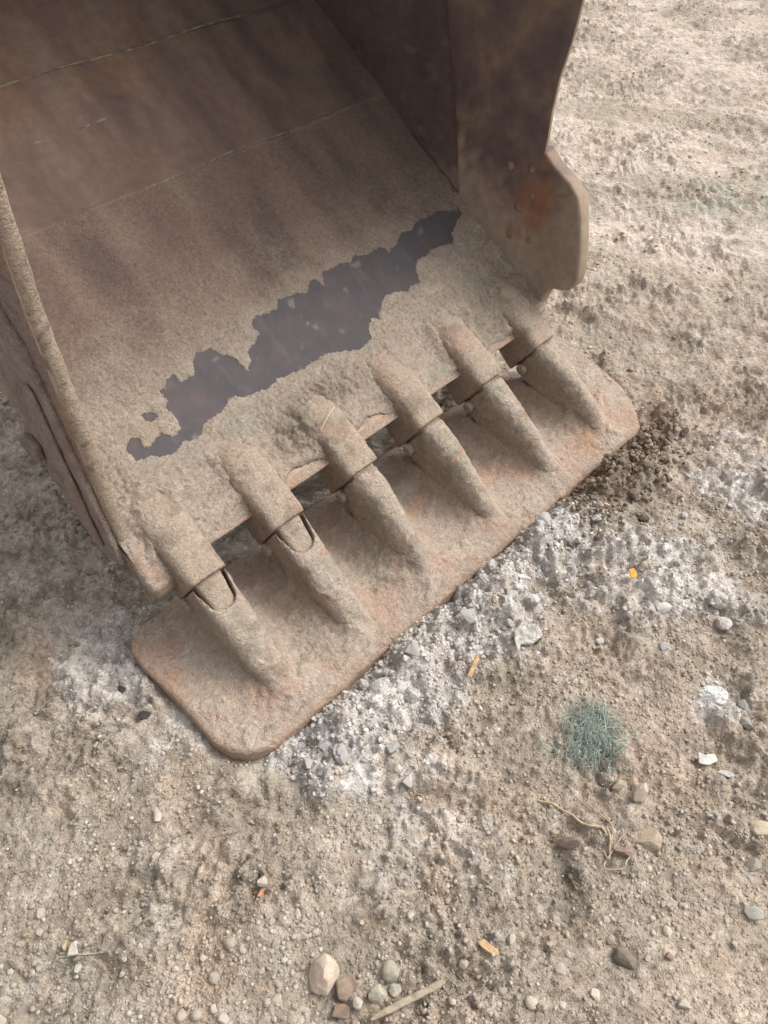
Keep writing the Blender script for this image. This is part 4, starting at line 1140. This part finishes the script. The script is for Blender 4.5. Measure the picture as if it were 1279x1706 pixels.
flake('brick_chip', 'tiny orange red brick chip on the grey dirt left of the bottom centre', 'brick chip', [(-0.004, -0.012), (0.004, -0.010), (0.008, 0.012), (0.001, 0.012)], -0.222, 0.395, 0.005, -0.2, 0.1, (0.55, 0.27, 0.17), 64, M_STONE, 0.004)

def tubes(paths, radii, n=5):
    V = []; Fq = []; base = 0
    for path, r in zip(paths, radii):
        p = np.asarray(path, float); m = len(p)
        t = np.gradient(p, axis=0); t /= np.linalg.norm(t, axis=1, keepdims=True) + 1e-12
        ref = np.where(np.abs(t[:, 2:3]) > 0.9, np.array([[1.0, 0, 0]]), np.array([[0, 0, 1.0]]))
        b = np.cross(t, ref); b /= np.linalg.norm(b, axis=1, keepdims=True) + 1e-12
        c = np.cross(b, t)
        rr = np.asarray(r) * np.ones(m)
        a0 = np.linspace(0, 2 * np.pi, n, endpoint=False)
        ring = p[:, None] + rr[:, None, None] * (b[:, None] * np.cos(a0)[None, :, None] + c[:, None] * np.sin(a0)[None, :, None])
        V.append(ring.reshape(-1, 3))
        i = np.arange(m * n).reshape(m, n) + base; j = np.roll(i, -1, 1)
        Fq.append(np.stack([i[:-1], j[:-1], j[1:], i[1:]], -1).reshape(-1, 4)); base += m * n
    return np.concatenate(V), np.concatenate(Fq)

def smooth_path(pts, k=8):
    p = np.asarray(pts, float)
    out = []
    for i in range(len(p) - 1):
        p0 = p[max(i - 1, 0)]; p1 = p[i]; p2 = p[i + 1]; p3 = p[min(i + 2, len(p) - 1)]
        for t in np.linspace(0, 1, k, endpoint=False):
            out.append(0.5 * ((2 * p1) + (-p0 + p2) * t + (2 * p0 - 5 * p1 + 4 * p2 - p3) * t * t + (-p0 + 3 * p1 - 3 * p2 + p3) * t ** 3))
    out.append(p[-1])
    return np.array(out)

def strand(name, label, cat, pts, r, color, lift=0.004, seed=0, mat=None, k=8):
    p2 = smooth_path(pts, k)
    if p2.shape[1] == 2:
        zz = ground_h(p2[:, 0], p2[:, 1])
        zz = np.convolve(np.pad(zz, 3, mode='edge'), np.ones(7) / 7, 'valid')
        zz = np.maximum(zz, ground_h(p2[:, 0], p2[:, 1]) - 0.001)
        p2 = np.column_stack([p2, zz + lift])
    m = len(p2)
    V, Fq = tubes([p2], [r * (0.75 + 0.25 * np.sin(np.linspace(0, np.pi, m)))], 6)
    c = mixc(np.zeros(V.shape) + np.array(color), np.array(color) * 0.7, sstep(-0.2, 0.4, fbm3(V, 0.01, 2, seed)))
    o = link(name, mesh_np(name, V, Fq, c), mat or M_WOOD)
    return tag(o, label, cat)

strand('dry_root', 'pale frayed dry root running down to the bent wire from the left', 'root', [(0.299, 0.557), (0.327, 0.549), (0.353, 0.531), (0.384, 0.510), (0.410, 0.506), (0.421, 0.488)], 0.0026, (0.44, 0.35, 0.22), 0.005, 71)
strand('dry_root', 'thin dry root bent sharply downwards above the bent wire', 'root', [(0.395, 0.552), (0.409, 0.538), (0.430, 0.512), (0.431, 0.495), (0.424, 0.480), (0.414, 0.457)], 0.0019, (0.40, 0.31, 0.21), 0.007, 72)
strand('dry_root', 'short stub of dry root crossing the upper part of the bent wire', 'root', [(0.421, 0.505), (0.424, 0.489), (0.421, 0.470), (0.418, 0.449)], 0.0024, (0.45, 0.36, 0.26), 0.009, 73)
strand('bent_wire', 'pale thin bent wire zigzagging over the reddish slab', 'wire', [(0.450, 0.501), (0.449, 0.491), (0.432, 0.471), (0.416, 0.452), (0.405, 0.438), (0.408, 0.430), (0.424, 0.428), (0.438, 0.430), (0.444, 0.441), (0.454, 0.449), (0.459, 0.443), (0.461, 0.430), (0.468, 0.427), (0.476, 0.435)], 0.0016, (0.46, 0.37, 0.29), 0.011, 74)
strand('bent_wire', 'short piece of thin wire crossing the lower left loop of the zigzag wire', 'wire', [(0.408, 0.466), (0.413, 0.450), (0.419, 0.437)], 0.0014, (0.42, 0.34, 0.27), 0.012, 75)
strand('straw', 'thin pale straw lying flat at the bottom left', 'straw', [(-0.557, 0.290), (-0.52, 0.293), (-0.478, 0.295)], 0.0012, (0.50, 0.44, 0.32), 0.004, 76)

# weathered stick, flat and split
def stick():
    p = smooth_path([(-0.022, 0.197), (0.02, 0.216), (0.06, 0.233), (0.100, 0.251)], 10)
    n = 10; rings = []
    d = np.array([0.122, 0.054]); d /= np.linalg.norm(d); pe = np.array([-d[1], d[0]])
    for k, q in enumerate(p):
        t = k / (len(p) - 1)
        hw = 0.0060 * (0.35 + 0.65 * min(1, t * 4)) * (1.0 if t < 0.93 else 0.8); hh = 0.0035
        a0 = np.linspace(0, 2 * np.pi, n, endpoint=False)
        w_ = np.sign(np.cos(a0)) * np.abs(np.cos(a0)) ** 0.6 * hw; h_ = np.sign(np.sin(a0)) * np.abs(np.sin(a0)) ** 0.6 * hh
        rings.append(np.column_stack([q[0] + pe[0] * w_, q[1] + pe[1] * w_, h_]))
    P = np.array(rings); zb = max(hz(*q) for q in p[::6]) + 0.003
    P[..., 2] += zb
    m = len(p); P = P.reshape(-1, 3)
    P[:, 2] += 0.0012 * fbm3(P, 0.015, 3, 81)
    i = np.arange(m * n).reshape(m, n); j = np.roll(i, -1, 1)
    f = np.stack([i[:-1], j[:-1], j[1:], i[1:]], -1).reshape(-1, 4)
    cc = mixc(np.zeros(P.shape) + [0.35, 0.295, 0.215], [0.25, 0.205, 0.15], sstep(-0.1, 0.3, fbm3(P * np.array([1, 3, 1]), 0.012, 3, 83)))
    o = link('stick', mesh_np('stick', P, [f, i[0][None, ::-1], i[-1][None, :]], cc), M_WOOD)
    tag(o, 'weathered flat grey brown stick lying slantwise at the bottom centre', 'stick')
stick()

# green netting balled up in the dirt
def netting():
    r = np.random.default_rng(5)
    paths, rad, cols = [], [], []
    cx, cy = 0.425, 0.705
    def zat(x, y):
        d = ((x - cx) / 0.062) ** 2 + ((y - cy) / 0.075) ** 2
        return ground_h(x, y) * 0.6 + 0.015 * np.exp(-d * 1.3)
    for k in range(560):
        if k < 470:
            px, py = cx + r.normal(0.004, 0.020), cy + r.normal(-0.02, 0.028)
        elif k < 520:
            px, py = cx - 0.06 + r.normal(0, 0.03), cy - 0.055 + r.normal(0, 0.012)
        else:
            px, py = cx + 0.040 + r.normal(0, 0.012), cy + r.normal(0, 0.04)
        ang = r.normal(1.75, 0.5) if k % 5 == 0 else r.uniform(0, 6.28); curl = r.normal(0, 22); L_ = r.uniform(0.02, 0.07)
        m = 16; p = []
        x, y = px, py
        for q in range(m):
            p.append((x, y)); x += math.cos(ang) * L_ / m; y += math.sin(ang) * L_ / m; ang += curl * L_ / m + r.normal(0, 0.12)
        p = np.array(p)
        d = ((p[:, 0] - cx) / 0.070) ** 2 + ((p[:, 1] - cy) / 0.085) ** 2
        z = zat(p[:, 0], p[:, 1]) + r.uniform(0.001, 0.008) + 0.003 * np.sin(np.linspace(0, r.uniform(2, 8), m) + r.uniform(0, 6))
        z = np.maximum(z, ground_h(p[:, 0], p[:, 1]) + 0.001)
        paths.append(np.column_stack([p, z])); rad.append(r.uniform(0.0003, 0.0007))
        g = r.random()
        base = np.array([0.30, 0.355, 0.30]) if g < 0.55 else (np.array([0.42, 0.50, 0.45]) if g < 0.8 else np.array([0.34, 0.31, 0.235]))
        cols.append(np.repeat((base * r.uniform(0.7, 1.2))[None], m * 4, 0))
    V, Fq = tubes(paths, rad, 4)
    o = link('netting', mesh_np('netting', V, Fq, np.concatenate(cols)), M_WOOD)
    tag(o, 'crumpled ball of faded green plastic netting on the dirt', 'netting')
netting()

# straws caught in the mud on the bucket
def floor_strand(label, pts, r, color, seed):
    lp = smooth_path([F3(*p).tolist() for p in pts], 8)
    mw = np.array(bucket.matrix_basis)
    loc = np.column_stack([OX + lp[:, 0] * UX - lp[:, 1] * VX, OY + lp[:, 0] * UY - lp[:, 1] * VY, lp[:, 2]])
    V, Fq = tubes([loc], [r], 6)
    c = np.zeros(V.shape) + np.array(color)
    o = link('straw', mesh_np('straw', V, Fq, c), M_WOOD)
    tag(o, label, 'straw')
floor_strand('white straw stuck upright in the mud lump above the third tooth', [(0.487, 0.066, 0.045), (0.516, 0.082, 0.058), (0.543, 0.092, 0.062)], 0.0013, (0.60, 0.53, 0.41), 91)
floor_strand('short tan straw on the mud above the first tooth', [(0.120, 0.150, 0.026), (0.131, 0.130, 0.034), (0.141, 0.110, 0.040)], 0.0018, (0.42, 0.34, 0.25), 92)

# ------------------------------------------------------------------ countable pebbles and clods
def in_blade(x, y, m=0.012):
    u, v = to_uv(x, y)
    return plate_mask(np.asarray(u), np.asarray(v), m) > 0

taken = []
def free_spot(x, y, r):
    for a0, b0, c0 in taken:
        if (a0 - x) ** 2 + (b0 - y) ** 2 < (r + c0) ** 2: return False
    return True
for o in COL.objects:
    if o.type == 'MESH' and o.parent is None and o.name != 'ground' and o.get('category') in ('stone', 'clod', 'plaster', 'flake', 'lime', 'netting', 'stick', 'wood chip'):
        P = co_of(o.data)[::7]; d = max(np.ptp(P[:, 0]), np.ptp(P[:, 1])) / 2
        if o.location.length > 0.01: taken.append((o.location.x, o.location.y, d * 0.9))
        else: taken.append((P[:, 0].mean(), P[:, 1].mean(), d * 0.9))

PEB_ME = []
for k in range(10):
    p, f = rock_shape(ICO2, 100 + k, 0.35 + 0.13 * (k % 5), 0.30)
    p = p / np.abs(p).max(0) * [1, 0.85, 0.68]
    me = mesh_np('pebble', p, f, None, smooth=(k % 5) < 1); me.materials.append(M_PEBBLE); PEB_ME.append(me)
CLOD_ME = []
for k in range(8):
    p, f = rock_shape(ICO3, 200 + k, 0.6, 0.95)
    p = p / np.abs(p).max(0) * [1, 0.9, 0.75]
    me = mesh_np('lime_clod', p, f, None, smooth=True); me.materials.append(M_LIMECLOD); CLOD_ME.append(me)
BCLOD_ME = []
for k in range(6):
    p, f = rock_shape(ICO2, 300 + k, 0.25, 0.7)
    p = p / np.abs(p).max(0) * [1, 0.85, 0.75]
    me = mesh_np('soil_clod', p, f, None, smooth=True); me.materials.append(M_BROWNCLOD); BCLOD_ME.append(me)

R = random.Random(3)
def scatter(name, meshes, n, sampler, size, label, cat, group, sink):
    k = 0; tries = 0
    while k < n and tries < n * 60:
        tries += 1
        x, y = sampler()
        r = size()
        if in_blade(x, y, r * 0.8) or not free_spot(x, y, r): continue
        taken.append((x, y, r))
        o = bpy.data.objects.new(name, R.choice(meshes)); COL.objects.link(o)
        o.scale = (r, r * R.uniform(0.85, 1.15), r * R.uniform(0.75, 1.1))
        o.location = (x, y, hz(x, y) + r * 0.62 * (1 - sink))
        o.rotation_euler = (R.uniform(-0.4, 0.4), R.uniform(-0.4, 0.4), R.uniform(0, 6.28))
        tag(o, label, cat, group)
        k += 1

def s_front():
    while True:
        x, y = R.uniform(-0.66, 0.74), R.uniform(0.17, 0.62)
        w = math.exp(-((y - 0.2) / 0.22) ** 2)
        if 0.35 < x < 0.68 and y < 0.30: w *= 0.3
        if R.random() < w: return x, y
scatter('pebble', PEB_ME, 150, s_front, lambda: 0.0048 + 0.0075 * R.random() ** 2.2, 'small beige pebble half buried in the loose gravel in the foreground', 'pebble', 'pebbles in the foreground gravel', 0.62)

def s_ridge():
    while True:
        u = R.uniform(0.0, 0.98); v = 0.028 + abs(R.gauss(0, 0.075))
        x = OX + u * UX + v * VX; y = OY + u * UY + v * VY
        if R.random() < 0.9: return x, y
scatter('lime_clod', CLOD_ME, 55, s_ridge, lambda: 0.008 + 0.014 * R.random() ** 2.5, 'crumbly greyish white clod in the lime ridge along the blade front edge', 'clod', 'white clods in the lime ridge', 0.6)
def s_brown():
    while True:
        u = R.gauss(1.12, 0.13); v = 0.022 + abs(R.gauss(0, 0.05))
        if 0.93 < u < 1.42: return OX + u * UX + v * VX, OY + u * UY + v * VY
scatter('soil_clod', BCLOD_ME, 34, s_brown, lambda: 0.009 + 0.013 * R.random() ** 2, 'damp dark brown soil clod heaped against the right end of the blade', 'clod', 'dark soil clods by the blade', 0.2)
def s_right():
    while True:
        x, y = R.uniform(0.45, 1.05), R.uniform(0.72, 1.5)
        u, v = to_uv(x, y)
        if v > 0.14 and x < 0.62 * (y + 0.75): return x, y
WH_ME = []
for me in PEB_ME[:6]:
    m2 = me.copy(); m2.materials.clear(); m2.materials.append(M_LIMECLOD); WH_ME.append(m2)
scatter('pale_stone', WH_ME, 22, s_right, lambda: 0.007 + 0.010 * R.random() ** 2, 'small whitish stone on the pale ground between the ridge and the right edge', 'stone', 'whitish stones right of the ridge', 0.6)

# ------------------------------------------------------------------ crumbs nobody could count
def crumbs(name, n, sampler, rmin, rmax, power, base, colf, mat, label, cat, sink=0.25, smooth=True, variants=14, angular=0.4, rough=0.4):
    V = []; Fs = []; Cs = []; off = 0
    P = sampler(n)
    P = P[~in_blade(P[:, 0], P[:, 1], 0.004)]
    n = len(P)
    r = rmin + (rmax - rmin) * rng.random(n) ** power
    H = ground_h(P[:, 0], P[:, 1])
    cols = colf(P, r)
    var = rng.integers(0, variants, n)
    for k in range(variants):
        p0, f0 = rock_shape(base, 400 + k, angular, rough)
        idx = np.where(var == k)[0]
        if not len(idx): continue
        a0 = rng.uniform(0, 2 * np.pi, len(idx)); ca, sa = np.cos(a0), np.sin(a0)
        sc = r[idx, None] * rng.uniform([0.8, 0.7, 0.55], [1.2, 1.1, 0.9], (len(idx), 3))
        q = p0[None] * sc[:, None]
        X = q[..., 0] * ca[:, None] - q[..., 1] * sa[:, None] + P[idx, 0][:, None]
        Y = q[..., 0] * sa[:, None] + q[..., 1] * ca[:, None] + P[idx, 1][:, None]
        Z = q[..., 2] + (H[idx] + r[idx] * 0.7 * (1 - 2 * sink))[:, None]
        V.append(np.stack([X, Y, Z], -1).reshape(-1, 3))
        Fs.append((f0[None] + (np.arange(len(idx)) * len(p0))[:, None, None] + off).reshape(-1, 3))
        Cs.append(np.repeat(cols[idx], len(p0), 0)); off += len(idx) * len(p0)
    o = link(name, mesh_np(name, np.concatenate(V), np.concatenate(Fs), np.concatenate(Cs), smooth), mat)
    tag(o, label, cat, None, 'stuff')

def smp_view(n, y0=0.12, y1=2.2, pw=1.0, wx=0.60, ox=0.62):
    out = []
    y = y0 + (y1 - y0) * rng.random(n) ** pw
    x = rng.uniform(-1, 1, n) * (ox + 0.42 * y)
    return np.column_stack([x, y])
def gravel_col(P, r):
    h = ground_h(P[:, 0], P[:, 1]); c = ground_col(P[:, 0], P[:, 1], h)
    g = rng.uniform(0.84, 1.18, (len(P), 1))
    tint = np.where(rng.random((len(P), 1)) < 0.2, np.array([[0.43, 0.39, 0.33]]), c)
    return np.clip(tint * g, 0.03, 0.7)
def dense_noise(P):
    return fbm2(P[:, 0], P[:, 1], 0.22, 3, 9)
def smp_gravel(n):
    P = smp_view(int(n * 1.9), 0.12, 1.4, 1.15)
    w = sstep(-0.35, 0.3, dense_noise(P)) * np.where((P[:, 0] > 0.38) & (P[:, 0] < 0.7) & (P[:, 1] < 0.32), 0.25, 1)
    return P[rng.random(len(P)) < w][:n]
crumbs('gravel', 13000, smp_gravel, 0.0018, 0.0066, 2.4, ICO0, gravel_col, M_STONE, 'fine grey beige gravel strewn over the dirt', 'gravel', 0.4, True)
def smp_far(n):
    P = smp_view(n * 2, 1.3, 5.4, 1.2, ox=0.9)
    w = sstep(-0.2, 0.35, fbm2(P[:, 0], P[:, 1], 0.4, 3, 19)) * ((P[:, 0] > 0.5) | (P[:, 0] < -0.2))
    return P[rng.random(len(P)) < w][:n]
crumbs('dirt_crumbs', 7000, smp_far, 0.003, 0.013, 3.0, ICO0, lambda P, r: np.clip(gravel_col(P, r) * 1.15, 0, 0.7), M_GROUND, 'dry dirt crumbs scattered over the churned ground behind the bucket', 'dirt', 0.5, True)
def smp_small(n):
    return smp_view(n, 0.12, 1.9, 1.1)
crumbs('dirt_grit', 22000, smp_small, 0.0012, 0.0036, 2.0, ICO0, gravel_col, M_GROUND, 'fine loose grit covering the dry dirt', 'grit', 0.25, False)
def smp_ridge(n):
    u = rng.uniform(-0.02, 1.0, n); v = 0.012 + np.abs(rng.normal(0, 0.085, n))
    return np.column_stack([OX + u * UX + v * VX, OY + u * UY + v * VY])
def lime_col(P, r):
    c = np.zeros((len(P), 3)) + [0.60, 0.57, 0.54]
    k = rng.random((len(P), 1))
    c = np.where(k < 0.3, np.array([[0.40, 0.34, 0.28]]), np.where(k < 0.6, np.array([[0.47, 0.44, 0.42]]), c))
    return c * rng.uniform(0.8, 1.12, (len(P), 1))
crumbs('lime_crumbs', 2400, smp_ridge, 0.002, 0.0085, 2.6, ICO1, lime_col, M_GROUND, 'white lime crumbs strewn along the ridge in front of the blade', 'lime', 0.5, False, angular=0.8, rough=0.7)
def smp_br(n):
    u = rng.normal(1.13, 0.14, n); v = 0.012 + np.abs(rng.normal(0, 0.06, n))
    k = (u > 0.9) & (u < 1.5); u, v = u[k], v[k]
    return np.column_stack([OX + u * UX + v * VX, OY + u * UY + v * VY])
crumbs('soil_crumbs', 1300, smp_br, 0.0025, 0.009, 2.0, ICO1, lambda P, r: (np.zeros((len(P), 3)) + [0.215, 0.162, 0.12]) * rng.uniform(0.7, 1.3, (len(P), 1)), M_GROUND, 'dark soil crumbs heaped by the right end of the blade', 'soil', 0.2, True, rough=0.6)
